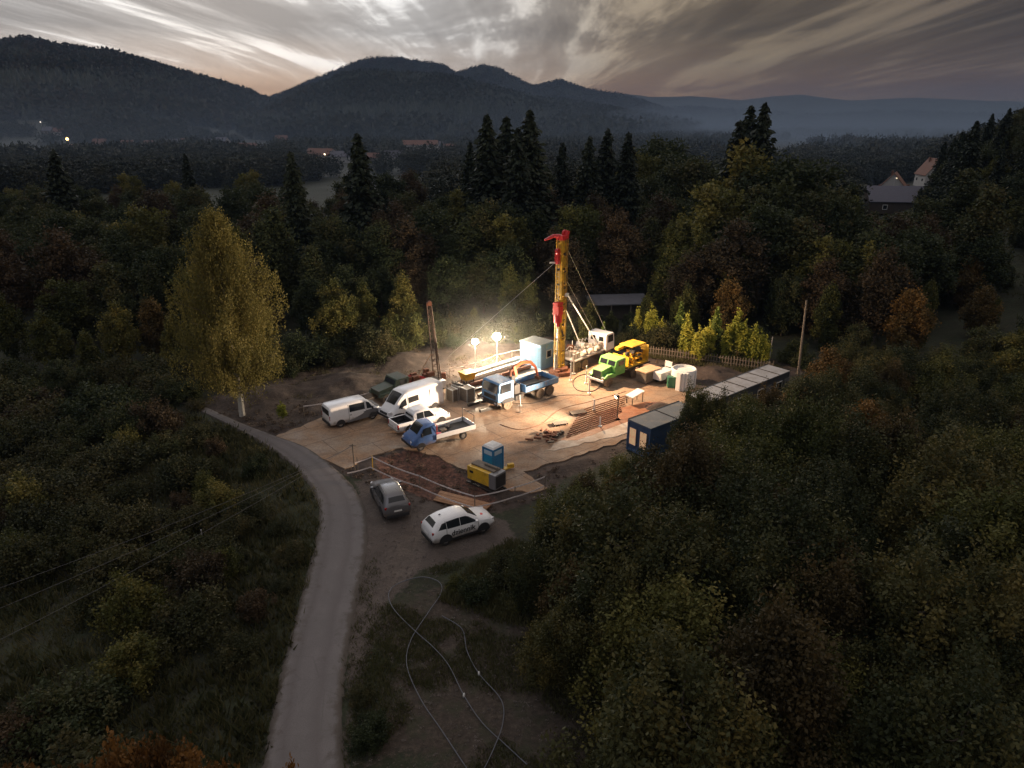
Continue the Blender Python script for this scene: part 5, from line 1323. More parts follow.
mb = MB(); far1 = at(616, 352); mb.tube([W2L(ml, TH, (5.3, 69.8, 13.4)), W2L(ml, TH, (far1.x, far1.y, 0))], .02, 4)
far2 = at(604, 350); mb.tube([W2L(ml, TH, (5.2, 69.8, 10.4)), W2L(ml, TH, (far2.x, far2.y, 0))], .02, 4)
far3 = at(432, 385); mb.tube([W2L(ml, TH, (4.6, 69.5, 12.0)), W2L(ml, TH, (far3.x + .2, far3.y + 2.5, 1.0))], .018, 4)
mb.build('guy_wire', M['steel'], mast)
MB().box(tuple(W2L(ml, TH, (5.52, 69.0, 8.55))), (.34, .26, .34)).build('lamp_housing', M['paper'], mast, bevel=.03)

# green lorry cab with yellow machine on its bed
GH = R(223); t = thing('green_lorry', 'bright green bonneted lorry carrying a yellow compressor', 'truck', (10.35, 67.35, .05), GH)
MB().prism([(.9, 1.05), (2.55, 1.0), (2.6, 1.15), (2.55, 1.72), (1.05, 1.95), (.9, 1.9)], -.62, .62).build('bonnet', M['green'], t, bevel=.06)
for sg in (1, -1): MB().prism([(.9, .85), (2.7, .95), (2.75, 1.05), (2.2, 1.32), (1.5, 1.34), (.9, 1.15)], min(.6 * sg, 1.12 * sg), max(.6 * sg, 1.12 * sg)).build('mudguard', M['green'], t, bevel=.05)
MB().prism([(-.5, .95), (1.05, .95), (1.1, 1.9), (.85, 2.55), (-.45, 2.6), (-.55, 2.4)], -1.1, 1.1).build('cab', M['green'], t, bevel=.07)
for sg in (.5, -.5): MB().box((1.0, sg, 2.2), (.03, .82, .48), ry=-.36).build('windscreen', M['glass'], t)
for sg in (1, -1): MB().box((.15, sg * 1.105, 2.15), (.85, .015, .48)).build('side_window', M['glass'], t)
MB().box((2.6, 0, 1.36), (.05, .95, .6)).build('front_grille', M['black'], t)
MB().box((2.85, 0, .8), (.12, 2.1, .22)).build('front_bumper', M['paper'], t, bevel=.02); lamp_pair(t, 'headlight', M['lens'], 2.72, .86, 1.1, (.1, .22, .22))
MB().box((-1.2, 0, .85), (7.4, .8, .24)).box((-2.6, 0, 1.18), (4.0, 2.3, .14)).build('chassis', M['dark'], t)
for x in (1.95, -2.2, -3.4):
    for sg in (1, -1): wheel(t, x, .98 * sg, .52, .34, True)
mb = MB().box((0, 0, .10), (3.4, 2.1, .2)).box((-1.6, 0, 1.0), (.12, 2.1, 1.7)).box((1.62, 0, .65), (.10, 2.1, 1.1))
mt = Vector((10.35, 67.35, 0)) + Matrix.Rotation(GH, 3, 'Z') @ Vector((-2.75, 0, 1.28))
ct = thing('compressor', 'large yellow compressor with open side, standing on the green lorry', 'compressor', mt, GH)
mb.build('frame', M['yellow'], ct, bevel=.04)
MB().box((-.5, -.2, 1.95), (2.3, 1.7, .12), rx=.0).box((.95, -.65, 1.75), (1.3, .5, .3), ry=.1).build('hood', M['yellow'], ct, bevel=.04)
mb = MB(); r_ = random.Random(4)
for k in range(14): mb.box((r_.uniform(-1.2, 1.3), r_.uniform(-.3, .7), r_.uniform(.35, 1.3)), (r_.uniform(.2, .6), r_.uniform(.3, .6), r_.uniform(.2, .6)))
mb.build('engine', M['yellow'], ct, bevel=.03)
mb = MB()
for k in range(10): mb.box((r_.uniform(-1.2, 1.3), r_.uniform(.2, .95), r_.uniform(.35, 1.5)), (r_.uniform(.1, .5), r_.uniform(.1, .3), r_.uniform(.1, .4)))
mb.cyl((-.3, .3, 1.45), .35, 1.1, 16, 'x'); mb.build('radiator', M['dark'], ct, bevel=.02)

# dark green truck and the old lattice mast behind the vans
JH = R(221); t = thing('dark_truck', 'dark green bonneted truck half hidden behind the tall white van', 'truck', (-10.9, 63.0, .02), JH)
MB().prism([(.9, .8), (2.6, .8), (2.65, 1.3), (1.0, 1.55)], -.75, .75).build('bonnet', M['dkgreen'], t, bevel=.05)
for sg in (1, -1): MB().prism([(1.0, .7), (2.75, .75), (2.6, 1.05), (1.3, 1.1)], min(.7 * sg, 1.05 * sg), max(.7 * sg, 1.05 * sg)).build('mudguard', M['dkgreen'], t, bevel=.04)
MB().prism([(-.6, .8), (1.0, .8), (1.05, 1.5), (.75, 2.1), (-.55, 2.15)], -1.0, 1.0).build('cab', M['dkgreen'], t, bevel=.06)
MB().box((.93, 0, 1.80), (.03, 1.6, .42), ry=-.43).build('windscreen', M['glass'], t)
for sg in (1, -1): MB().box((.1, sg * 1.005, 1.75), (.8, .015, .4)).build('side_window', M['glass'], t)
MB().box((-1.8, 0, .72), (4.6, .8, .22)).box((-2.4, 0, 1.0), (3.4, 2.1, .12)).build('chassis', M['dark'], t)
for k, x in enumerate((1.95, -1.6, -2.8)):
    for sg in (1, -1): wheel(t, x, .95 * sg, .48, .3, True)
mb = MB(); r_ = random.Random(14)
for k in range(8): mb.box((r_.uniform(-3.8, -1.0), r_.uniform(-.7, .7), 1.3 + r_.uniform(0, .3)), (r_.uniform(.3, .8), r_.uniform(.3, .8), r_.uniform(.3, .7)))
mb.build('bed_machinery', M['rust'], t, bevel=.03)
p = at(438, 386); om = thing('lattice_mast', 'old rusty lattice mast standing behind the parked vans', 'mast', (p.x, p.y, 0), R(10))
def lat(mb, a, b, w0, w1, n):
    a, b = Vector(a), Vector(b); cs = [(-1, -1), (1, -1), (1, 1), (-1, 1)]
    P = []
    for i in range(n + 1):
        f = i / n; c = a.lerp(b, f); w = (w0 * (1 - f) + w1 * f) / 2; P.append([c + Vector((x * w, y * w, 0)) for x, y in cs])
    for k in range(4): mb.tube([q[k] for q in P], .045, 5)
    for i in range(n):
        for k in range(4):
            k2 = (k + 1) % 4; mb.tube([P[i][k], P[i + 1][k2]], .02, 4, False); mb.tube([P[i][k], P[i][k2]], .02, 4, False)
mb = MB(); lat(mb, (0, 0, .5), (-.55, .0, 8.3), .75, .42, 14); mb.build('lattice_frame', M['oldrust'], om)
MB().box((-.55, 0, 8.45), (.5, .4, .3)).cyl((-.5, 0, 8.55), .2, .5, 12, 'y').build('crown_pulley', M['rust'], om, bevel=.02)
MB().tube([(.15, -.35, .5), (-.1, -.3, 4.2), (-.35, -.1, 8.0)], .09, 8).build('feed_tube', M['oldrust'], om)
MB().box((0, 0, .35), (1.6, 1.3, .5)).box((.6, .3, .9), (.5, .4, .8)).box((-.5, -.2, .8), (.5, .5, .5)).build('base_machinery', M['rust'], om, bevel=.04)
MB().tube([(-.5, -.2, 3.6), (-1.2, -.5, 2.6), (-2.3, -1.0, 1.0), (-3.0, -1.2, .4)], .03, 6).build('hose', M['wood'], om)
p = at(437, 386); tag(MB().box((0, 0, .5), (1.9, .9, .75), rz=R(38)).build('metal_chest', M['paper'], None, bevel=.04), 'pale metal chest standing at the foot of the old lattice mast', 'chest').location = (p.x, p.y - .9, 0)
def redthing(px, py, lab, s=1.0):
    p = at(px, py); t = thing('hand_pump', lab, 'pump', (p.x, p.y, .0), R(30))
    MB().cyl((0, 0, .75 * s), .22 * s, 1.5 * s, 12).build('pump_body', M['red'], t, smooth=40)
    MB().box((.2, 0, 1.55 * s), (.8, .12, .14), ry=.5).box((0, .25, 1.2 * s), (.25, .4, .25)).build('pump_handle', M['red'], t, bevel=.02)
redthing(411, 392, 'small red pump with a raised arm beside the dark green truck'); redthing(422, 392, 'red pump right of the other one, near the lattice mast', .95)
# site cabin
ch = R(48); t = thing('site_cabin', 'light blue corrugated site cabin with one small window, left of the mast', 'cabin', (2.75, 72.15, .0), ch)
mb = MB(); cw, cd, chh = 2.3, 2.9, 2.55
mb.box((0, 0, .12 + chh / 2), (cw, cd, chh)); mb.build('wall', M['cabblue'], t)
mb = MB()
for k in range(14): y = -1.3 + k * .2; mb.box((-cw / 2 - .02, y, 1.4), (.04, .09, 2.3)); mb.box((cw / 2 + .02, y, 1.4), (.04, .09, 2.3))
for k in range(11):
    x = -1.0 + k * .2
    if abs(x - .15) > .5: mb.box((x, -cd / 2 - .02, 1.4), (.09, .04, 2.3))
mb.build('corrugation', M['cabblue'], t)
MB().box((0, 0, 2.72), (cw + .12, cd + .12, .12)).box((0, 0, .1), (cw + .1, cd + .1, .14)).build('frame', M['cabblue'], t, bevel=.02)
mb = MB().box((0, 0, 2.80), (cw - .05, cd - .05, .05))
for k in range(7): mb.box((-.9 + k * .3, 0, 2.84), (.05, cd - .1, .04))
mb.build('roof', M['roofdark'], t)
f = MB()
for dx, dz, sx, sz in ((-.4, 0, .09, .9), (.4, 0, .09, .9), (0, .4, .9, .09), (0, -.4, .9, .09)): f.box((.15 + dx, -cd / 2 - .05, 1.6 + dz), (sx, .05, sz))
f = f.build('window', M['paper'], t); MB().box((.15, -cd / 2 - .03, 1.6), (.72, .02, .72)).build('pane', M['glass'], f)
# balloon lamps
EM = mat('lamp_glow', (1, .95, .85), .5, var=0, emit=((1.0, .80, .56), 1.0))
lamp_e = EM.node_tree.nodes['Principled BSDF'].inputs['Emission Strength']
lamp_e.default_value = LAMP_L = 1300.0
for px, by, ty, lab, r in ((475.5, 371, 341.5, 'smaller lit floodlight globe on a tripod, left of the pair', .30), (497, 363, 336.5, 'larger lit floodlight globe on a tripod, right of the pair', .42)):
    b = at(px, by); z = atd(px, ty, b.to_2d().length).z
    t = thing('floodlight', lab, 'floodlight', (b.x, b.y, 0), 0, None)
    MB().tube([(0, 0, .0), (0, 0, z - r)], .035, 8).build('pole', M['steel'], t)
    mb = MB()
    for k in range(3): w = 2.1 * k + .4; mb.tube([(0, 0, .9), (math.cos(w) * .7, math.sin(w) * .7, .03)], .025, 6)
    mb.build('tripod', M['steel'], t)
    MB().sphere((0, 0, z), r, 20).build('globe', EM, t, smooth=60)
    MB().cyl((0, 0, z + r + .02), r * .45, .05, 14).build('cap', M['dark'], t)
gm = volume('lamp_halo_air', (.95, .93, .9), .005); gt_ = gm.node_tree  # air volume added to give the globes a bloom-like halo
tcn = N('ShaderNodeTexCoord', gt_); ln = N('ShaderNodeVectorMath', gt_, operation='LENGTH'); L(tcn.outputs['Object'], ln.inputs[0], gt_)
dr = ramp(ln.outputs['Value'], [(0.0, 1.0), (.25, .45), (.6, .10), (1.0, 0.0)], gt_)
pvn = [n for n in gt_.nodes if n.type == 'PRINCIPLED_VOLUME'][0]; L(fm2(gt_, 'MULTIPLY', dr, 0.007), pvn.inputs['Density'], gt_)
o = MB().sphere((0, 0, 0), 1.0, 24).build('mist', gm); o.location = (-2.6, 71.6, 3.3); o.scale = (12, 12, 9); tag(o, 'added thin volume giving the two floodlight globes a halo', 'mist', kind='stuff')
# mast work lamp and pole lamp at the container (both lit, both turned away from the camera)
def spot(name, loc, tgt, e, ang, blend=.6, rad=.12, colr=(1, .66, .40)):
    l = bpy.data.lights.new(name, 'SPOT'); l.energy = e; l.spot_size = R(ang); l.spot_blend = blend; l.shadow_soft_size = rad; l.color = colr
    o = bpy.data.objects.new(name, l); COL.objects.link(o); o.location = loc; o.rotation_euler = (Vector(tgt) - Vector(loc)).to_track_quat('-Z', 'Y').to_euler(); return o
spot('mast_work_lamp', (5.6, 68.7, 8.45), (17.0, 64.5, 1.5), 18500, 150, .7)
b = at(627.5, 421); t = thing('work_lamp', 'small work lamp on a dark pole at the corner of the near container', 'lamp', (b.x - .9, b.y + .2, 0), R(200))
MB().tube([(0, 0, 0), (0, 0, 2.2)], .04, 8).build('pole', M['black'], t)
hd = MB().box((.12, 0, 2.32), (.26, .34, .26), ry=.6).build('lamp_head', M['black'], t, bevel=.03)
MB().box((.26, 0, 2.235), (.012, .28, .2), ry=.6).build('lamp_lens', mat('lit_lens', (1, .9, .7), .4, var=0, emit=((1, .8, .55), 40)), hd)
MB().box((0, 0, .04), (.5, .5, .07)).build('foot', M['dark'], t)
spot('pole_work_lamp', (b.x - 1.35, b.y + .05, 2.35), (-9.0, 57.6, 4.6), 35000, 90, 1.0, .22, (1, .74, .52))

# containers
def container(label, c0, L_, W_, H_, th, roofm, wallm, doors=True, ribs=3, lit=False):
    t = thing('office_container', label, 'container', (c0[0], c0[1], 0), th)   # origin at the near left corner, x along the length
    MB().box((L_ / 2, -W_ / 2, H_ / 2), (L_ - .12, W_ - .12, H_ - .1)).build('wall', wallm, t)
    mb = MB()
    for x in (.06, L_ - .06):
        for y in (-.06, -W_ + .06): mb.box((x, y, H_ / 2), (.14, .14, H_))
    for z in (.09, H_ - .08):
        mb.box((L_ / 2, -.05, z), (L_ - .3, .12, .16)); mb.box((L_ / 2, -W_ + .05, z), (L_ - .3, .12, .16)); mb.box((.05, -W_ / 2, z), (.12, W_ - .3, .16)); mb.box((L_ - .05, -W_ / 2, z), (.12, W_ - .3, .16))
    mb.build('frame', wallm, t, bevel=.01)
    MB().box((L_ / 2, -W_ / 2, H_ + .02), (L_ + .02, W_ + .02, .06)).build('roof', roofm, t)
    mb = MB(); n = max(2, int(L_ / ribs))
    for k in range(1, n): mb.box((L_ * k / n, -W_ / 2, H_ + .075), (.07, W_ - .1, .05))
    mb.box((L_ / 2, -.02, H_ + .06), (L_, .08, .06)); mb.build('roof_rib', M['dark'], t)
    return t
litwin = mat('lit_window', (.9, .7, .5), .3, var=.3, scale=2, emit=((1.0, .50, .22), .30))
darkblue = mat('container_blue', (.055, .10, .20), .45, var=.12, dirt=(.12, .12, .13), dirt_amt=.2)
a = at(628, 419.5, 2.6); TC = math.atan2(3.8, 4.9)
t = container('dark blue office container with lit windows, nearest at the right of the yard', (a.x, a.y), 6.2, 2.4, 2.6, TC, M['roofdark'], darkblue)
for y in (-.62, -1.72):
    f = MB()
    for dy, dz, sy, sz in ((-.37, 0, .06, 1.5), (.37, 0, .06, 1.5), (0, .75, .8, .06), (0, -.75, .8, .06)): f.box((-.02, y + dy, 1.35 + dz), (.05, sy, sz))
    f = f.build('window', darkblue, t); MB().box((-.012, y, 1.35), (.02, .68, 1.42)).build('pane', litwin, f)
a = at(687, 395, 2.6)
t2 = container('long container row with pale sheet metal roof, farther right', (a.x, a.y), 12.6, 2.4, 2.6, R(39.5), M['roofmetal'], mat('container_dark_wall', (.06, .065, .08), .6, var=.2), ribs=1.6)
for k in range(4):
    f = MB().box((1.6 + 3.1 * k, -2.42, 1.5), (1.0, .05, .9)).build('window', M['paper'], t2); MB().box((1.6 + 3.1 * k, -2.45, 1.5), (.85, .02, .75)).build('pane', M['glass'], f)
    MB().box((3.1 + 3.1 * k - .2, -2.43, 1.05), (.85, .04, 1.95)).build('door', M['greypaint'], t2)
# toilet
p = at(493, 474); t = thing('portable_toilet', 'blue portable toilet cabin with white roof at the front of the yard', 'toilet', (p.x, p.y + .45, .05), R(-42))
MB().box((0, 0, 1.05), (1.08, 1.08, 2.0)).build('wall', M['toilet'], t, bevel=.03)
for sgx, sgy in ((1, 1), (1, -1), (-1, 1), (-1, -1)): MB().box((sgx * .53, sgy * .53, 1.05), (.1, .1, 2.06)).build('corner_post', M['toilet'], t, bevel=.02)
MB().box((0, 0, 2.16), (1.16, 1.16, .16), tap=(.82, .82)).box((0, 0, 2.27), (.8, .8, .08), tap=(.6, .6)).build('roof', M['paper'], t, bevel=.03)
MB().box((0, -.545, 1.72), (.80, .02, .34)).box((-.545, 0, 1.72), (.02, .80, .34)).box((.545, 0, 1.72), (.02, .8, .34)).build('vent_panel', mat('pale_plastic', (.5, .62, .72), .6, var=.05), t)
MB().box((0, -.55, .92), (.82, .025, 1.1)).build('door', mat('toilet_door_blue', (.02, .26, .50), .45, var=.06), t, bevel=.01)
MB().box((.0, 0, .04), (1.2, 1.2, .08)).build('base', M['black'], t)
# yellow compressor near the toilet
p = at(483, 491); t = thing('generator', 'yellow box generator with dark end beside the blue toilet', 'generator', (p.x + .2, p.y + .75, 0), R(-40))
MB().box((-.25, 0, .95), (2.15, 1.15, 1.05)).build('body', M['yellow'], t, bevel=.04)
MB().box((1.1, 0, .93), (.62, 1.2, 1.15)).build('end_panel', M['greypaint'], t, bevel=.04)
MB().box((1.42, 0, .93), (.03, 1.0, .9)).build('grille', M['black'], t)
MB().box((-.1, .12, 1.53), (2.2, .75, .14)).cyl((.4, .15, 1.68), .09, 1.2, 12, 'x').build('roof_cover', M['greywood'], t, bevel=.02)
MB().box((-.25, -.585, 1.05), (.9, .012, .5)).build('side_door', mat('yellow_door', (.70, .42, .03), .5, var=.1), t)
MB().box((-.9, -.586, 1.1), (.35, .014, .18)).build('sign', M['black'], t)
for sx in (-.95, .9):
    for sy in (-.45, .45): MB().box((sx, sy, .24), (.16, .16, .46)).build('skid_leg', M['dark'], t)
MB().box((0, .5, .10), (2.9, .12, .12)).box((0, -.5, .10), (2.9, .12, .12)).build('skid_rail', M['dark'], t)
# bits by the toilet
p = at(508, 470); tag(MB().box((0, 0, .2), (.9, .4, .1), rz=.6).box((.2, .1, .35), (.5, .3, .25), rz=.3).build('wheelbarrow_tray', M['yellow'], None, bevel=.02), 'small yellow scrap by the right side of the blue toilet', 'barrow tray').location = (p.x, p.y, .02)
# right-hand machines
p = at(649, 384); t = thing('generator', 'grey box generator with sandy tarpaulin top, behind the yellow compressor', 'generator', (p.x, p.y + .8, 0), R(42))
MB().box((0, 0, .7), (2.3, 1.3, 1.1)).build('body', M['greywood'], t, bevel=.04); MB().box((0, 0, 1.32), (2.45, 1.45, .16)).build('cover', mat('sandy_tarpaulin', (.55, .38, .24), .8, var=.2), t, bevel=.05)
MB().cyl((.6, 0, .35), .35, 1.6, 16, 'y').build('wheel', M['rubber'], t, smooth=40)
p = at(664, 384); t = thing('equipment_trailer', 'white box trailer with small upright frame left of the round tank', 'trailer', (p.x, p.y + .7, 0), R(42))
MB().box((0, 0, .85), (2.2, 1.1, .8)).build('body', M['paper'], t, bevel=.04)
for sg in (1, -1): wheel(t, 0, .6 * sg, .32, .2, True)
mb = MB().tube([(.8, -.4, 1.25), (.8, -.4, 2.0), (.8, .4, 2.0), (.8, .4, 1.25)], .05, 6); mb.box((.8, 0, 1.7), (.04, .7, .5)); mb.build('upright_frame', M['paper'], t)
p = at(685, 389); t = thing('water_tank', 'round white water tank at the back right of the yard', 'tank', (p.x, p.y + 1.0, 0), 0)
n = 28; mb = MB(); V = []; Fc = []
for z, r_o in ((0.02, 1.25), (1.75, 1.25), (1.85, 1.18), (1.85, 1.10), (1.6, 1.08)):
    for k in range(n): V.append((r_o * math.cos(6.2832 * k / n), r_o * math.sin(6.2832 * k / n), z))
for i in range(4):
    for k in range(n): Fc.append((i * n + k, i * n + (k + 1) % n, (i + 1) * n + (k + 1) % n, (i + 1) * n + k))
Fc.append(tuple(4 * n + k for k in range(n))); mb.add(V, Fc).build('shell', M['paper'], t, smooth=35)
mb = MB()
for k in range(8): w = 6.2832 * k / 8; mb.box((math.cos(w) * 1.255, math.sin(w) * 1.255, .9), (.03, .06, 1.6), rz=w)
mb.build('rib', M['steel'], t)
for k, (px, lab) in enumerate(((678, 'left white panel leaning before the round tank'), (681.5, 'middle white panel leaning before the round tank'), (685, 'right white panel leaning before the round tank'))):
    p = at(px, 391); o = MB().box((0, 0, .95), (.28, .5, 1.85)).build('panel', M['paper'], None, bevel=.03); o.location = (p.x, p.y, .02); o.rotation_euler = (0, 0, R(40)); tag(o, lab, 'panel', 'white panels by the tank')
p = at(672, 388); o = MB().box((0, 0, .55), (.9, .6, 1.05)).box((0, 0, 1.1), (.95, .65, .08)).build('waste_bin', mat('bin_green', (.04, .16, .09), .5, var=.1), None, bevel=.03); o.location = (p.x, p.y + .2, .02); tag(o, 'dark green bin at the left foot of the round tank', 'bin')
p = at(635, 404); t = thing('work_table', 'tilted white topped work table beside the pole lamp', 'table', (p.x, p.y + .3, .05), R(38))
MB().box((0, 0, .92), (1.7, .9, .06), ry=-.18).build('table_top', M['paper'], t)
for sx, z in ((-.7, 1.02), (.7, .76)):
    for sy in (-.35, .35): MB().box((sx, sy, (.8 if sx < 0 else 1.02) / 2), (.06, .06, .8 if sx < 0 else 1.02)).build('leg', M['greywood'], t)
# concrete blocks, skids, pipes
for i, (px, py, s, lab) in enumerate([(452, 402, (1.0, .6, 1.15), 'left grey steel crate in front of the yellow tank'), (467, 402, (1.1, .9, 1.3), 'right grey steel crate, the bigger of the two'), (459, 396, (1.4, .7, .9), 'grey crate behind the other two, with bars on top')]):
    p = at(px, py); t = thing('steel_crate', lab, 'crate', (p.x, p.y + .4, .05), R(-48), 'grey crates')
    MB().box((0, 0, s[2] / 2), s).build('body', M['greywood'], t, bevel=.02)
    mb = MB()
    for sx in (-1, 1):
        for sy in (-1, 1): mb.box((sx * s[0] / 2, sy * s[1] / 2, s[2] / 2), (.08, .08, s[2] + .06))
    for sy in (-1, 1): mb.box((0, sy * s[1] / 2, s[2]), (s[0] - .1, .08, .08))
    mb.build('frame', M['steel'], t)
    if i == 2: MB().box((0, 0, 1.02), (1.9, .1, .1), rz=.2).box((0, .2, 1.0), (1.7, .1, .1)).build('bar', M['dark'], t)
p = at(467.5, 386); t = thing('mud_hopper', 'bright yellow hopper on legs left of the white pipes', 'hopper', (p.x, p.y + .4, .05), R(40))
MB().box((0, 0, .95), (1.0, .9, .8), tap=(1.45, 1.45)).build('hopper_bin', M['yellow'], t, bevel=.02)
for sx in (-.45, .45):
    for sy in (-.4, .4): MB().box((sx, sy, .3), (.08, .08, .6)).build('leg', M['dark'], t)
def pipe_(p0, p1, r, m, name, lab, z=None, cat='pipe', group=None):
    a, b = at(*p0), at(*p1); z = r + .07 if z is None else z; a.z = b.z = z
    c = (a + b) / 2; o = MB().tube([a - c, b - c], r, 14).build(name, m, None, smooth=40); o.location = c; return tag(o, lab, cat, group)
pipe_((462, 380), (519, 362), .30, M['pipe'], 'pipe', 'thick pale pipe lying farthest back below the floodlights', group='long pipes on the yard')
pipe_((464, 384), (524, 365), .26, M['pipe'], 'pipe', 'second thick pale pipe just in front of the farthest one', group='long pipes on the yard')
pipe_((470, 388), (530, 369), .22, M['rust'], 'pipe', 'rusty pipe lying in front of the two pale pipes', group='long pipes on the yard')
for i, (p0, p1, lab) in enumerate([((470, 393), (492, 386), 'dark beam end sticking out left of the crane truck'), ((478, 397), (492, 391), 'second dark beam left of the crane truck cab'), ((468, 407), (492, 400), 'low dark beam lying before the crates'), ((480, 413), (500, 408), 'dark beam on the ground in front of the crane truck'), ((462, 380), (470, 400), 'cross beam under the end of the pipes')]):
    a, b = at(*p0), at(*p1); c = (a + b) / 2; o = MB().box((0, 0, 0), ((b - a).length, .25, .22), rz=math.atan2(b.y - a.y, b.x - a.x)).build('steel_beam', M['dark'], None, bevel=.01); o.location = (c.x, c.y, .17); tag(o, lab, 'beam', 'steel beams')
for i in range(11):
    q = [(570 + i * 7.5, 438 - i * 3.0), (590 + i * 7.5 + 26, 421 - i * 2.6)]
    a = at(566 + i * 1.5, 438 - i * 2.6); b = a + Vector((math.cos(R(38)), math.sin(R(38)), 0)) * (6.3 - .2 * (i % 3)); a.z = b.z = .16; c = (a + b) / 2
    o = MB().tube([a - c, b - c], .055, 8).build('drill_pipe', M['rust'], None, smooth=40); o.location = c; tag(o, 'rusty drill pipe in the neat row on the red mud', 'drill pipe', 'rusty drill pipes laid side by side')
r_ = random.Random(21)
for i in range(26):
    p = at(r_.gauss(549, 6.5), r_.gauss(438, 2.6)); o = MB().box((0, 0, 0), (r_.uniform(.25, .8), r_.uniform(.08, .25), r_.uniform(.08, .2)), rz=r_.uniform(0, 3), ry=r_.uniform(-.2, .2)).build('scrap_piece', M[r_.choice(['rust', 'dark', 'rust'])], None, bevel=.01)
    o.location = (p.x, p.y, .16 + r_.uniform(0, .12)); tag(o, 'dark rusty scrap in the heap on the open yard', 'scrap', 'scrap pieces heaped on the yard')
for px, py, s, lab in ((578, 414, (1.5, .8, .12), 'small pallet lying in the middle of the yard'), (560, 425, (1.3, .7, .12), 'dark pallet beside the scrap heap'), (575, 372, (.6, .6, .5), 'small dark box under the drilling truck tail')):
    p = at(px, py); t = thing('pallet', lab, 'pallet', (p.x, p.y, .1), R(20))
    mb = MB()
    for k in range(5): mb.box((0, -s[1] / 2 + s[1] * (k + .5) / 5, s[2]), (s[0], s[1] / 6, .03))
    mb.build('deck_board', M['greywood'], t)
    for sx in (-.45, 0, .45): MB().box((sx * s[0], 0, s[2] / 2), (.1, s[1], s[2] - .02)).build('bearer', M['dark'], t)
# white marker posts on the yard
for px, py, h, lab in ((589, 394, 1.4, 'white marker post standing nearest the green lorry'), (594, 411, 1.1, 'white marker post in the middle, left of the pole lamp'), (600, 427, .9, 'short white cone post on the lit slab'), (570.5, 381, 2.3, 'white post by the drilling mast base'), (586, 384, 1.9, 'thin pale post before the green lorry')):
    p = at(px, py); o = MB().tube([(0, 0, 0), (0, 0, h)], [.07, .05], 8).cyl((0, 0, .04), .18, .07, 10).build('marker_post', M['paper'], None); o.location = (p.x, p.y, .06); tag(o, lab, 'post', 'white posts')
for px, py, h in ((520, 413, 1.1),):
    p = at(px, py); o = MB().tube([(0, 0, 0), (0, 0, h)], .03, 6).cyl((0, 0, .03), .14, .05, 8).build('stake', M['greywood'], None); o.location = (p.x, p.y, .06); tag(o, 'thin stake standing before the crane truck wheels', 'stake')
# hoses
def hose(pts, r, m, name, lab, z=.05, zf=None):
    P = []
    for q in pts:
        g = at(*q); g.z = max(tz(g.x, g.y), 0) + z + r if zf is None else zf; P.append(g)
    C_ = crom(P, 6); o0 = Vector((C_[0].x, C_[0].y, 0)); o = MB().tube([c - o0 for c in C_], r, 6).build(name, m, None, smooth=60); o.location = o0; return tag(o, lab, 'hose')
hose([(527, 766), (505, 746), (482, 724), (464, 697), (449, 667), (434, 649), (415, 632), (396, 613), (389, 600), (391, 590), (402, 583), (422, 578), (439, 583), (441, 594), (428, 614), (411, 641), (407, 667), (421, 701), (441, 731), (470, 775)], .024, M['hose'], 'hose', 'long grey hose looped over itself on the bare bank in front')
hose([(442, 617), (462, 630), (467, 652), (479, 675), (501, 701), (503, 724), (494, 750), (482, 775)], .024, M['hose'], 'hose', 'second grey hose winding down the bank, right of the loop')
hose([(598, 372), (578, 377), (573, 384), (578, 391), (592, 392), (600, 386), (594, 380)], .05, M['black'], 'hose', 'black hose coiled on the yard before the green lorry', .02)
hose([(499, 402), (530, 404), (560, 396), (590, 396)], .03, M['black'], 'hose', 'thin black cable trailing across the yard past the crane truck', .02)
hose([(500, 425), (520, 430), (542, 424), (560, 410), (590, 402), (626, 392)], .03, M['rust'], 'hose', 'thin brown line across the open yard', .02)
for px, py, lab in ((464, 697, 'coupling on the looped hose'), (479, 675, 'coupling on the second hose')):
    p = at(px, py); o = MB().cyl((0, 0, 0), .05, .22, 10, 'y').cyl((0, 0, 0), .065, .06, 10, 'y').build('hose_coupling', M['steel'], None); o.location = (p.x, p.y, tz(p.x, p.y) + .09); tag(o, lab + ' on the bank', 'coupling')
# planks
for i in range(7):
    a = at(434 + i * 1.0, 501 - i * 1.35); b = at(484 + i * 1.3, 513.5 - i * 1.25); c = (a + b) / 2
    o = MB().box((0, 0, 0), ((b - a).length, .2, .07), rz=math.atan2(b.y - a.y, b.x - a.x)).build('plank', M['wood'], None, bevel=.01); o.location = (c.x, c.y, .12 + .02 * (i % 2)); tag(o, 'brown plank in the stack under the barrier tape' if 0 < i < 6 else ('frontmost plank of the stack under the barrier tape' if i == 0 else 'rearmost plank of the stack under the barrier tape'), 'plank', 'planks stacked under the barrier tape')
# barrier tape round the pit
def post(px, py, h, m, lab, group='barrier posts'):
    p = at(px, py); o = MB().tube([(0, 0, -.2), (0, 0, h)], .035, 7).build('barrier_post', m, None); o.location = (p.x, p.y, 0); tag(o, lab, 'post', group); return p, h
def tape(pts, lab, w=.09, sag=.12):
    mb = MB(); P = []
    for a, b in zip(pts[:-1], pts[1:]):
        for k in range(8):
            f = k / 8; q = a.lerp(b, f); q.z -= sag * 4 * f * (1 - f) * min(1, (b - a).length / 5); P.append(q)
    P.append(pts[-1]); o0 = Vector((P[0].x, P[0].y, 0))
    for a, b in zip(P[:-1], P[1:]):
        a, b = a - o0, b - o0; mb.box(tuple((a + b) / 2), ((b - a).length + .01, .012, w), rz=math.atan2(b.y - a.y, b.x - a.x), ry=-math.atan2(b.z - a.z, (b - a).to_2d().length))
    o = mb.build('barrier_tape', M['tape'], None); o.location = o0; return tag(o, lab, 'barrier tape')
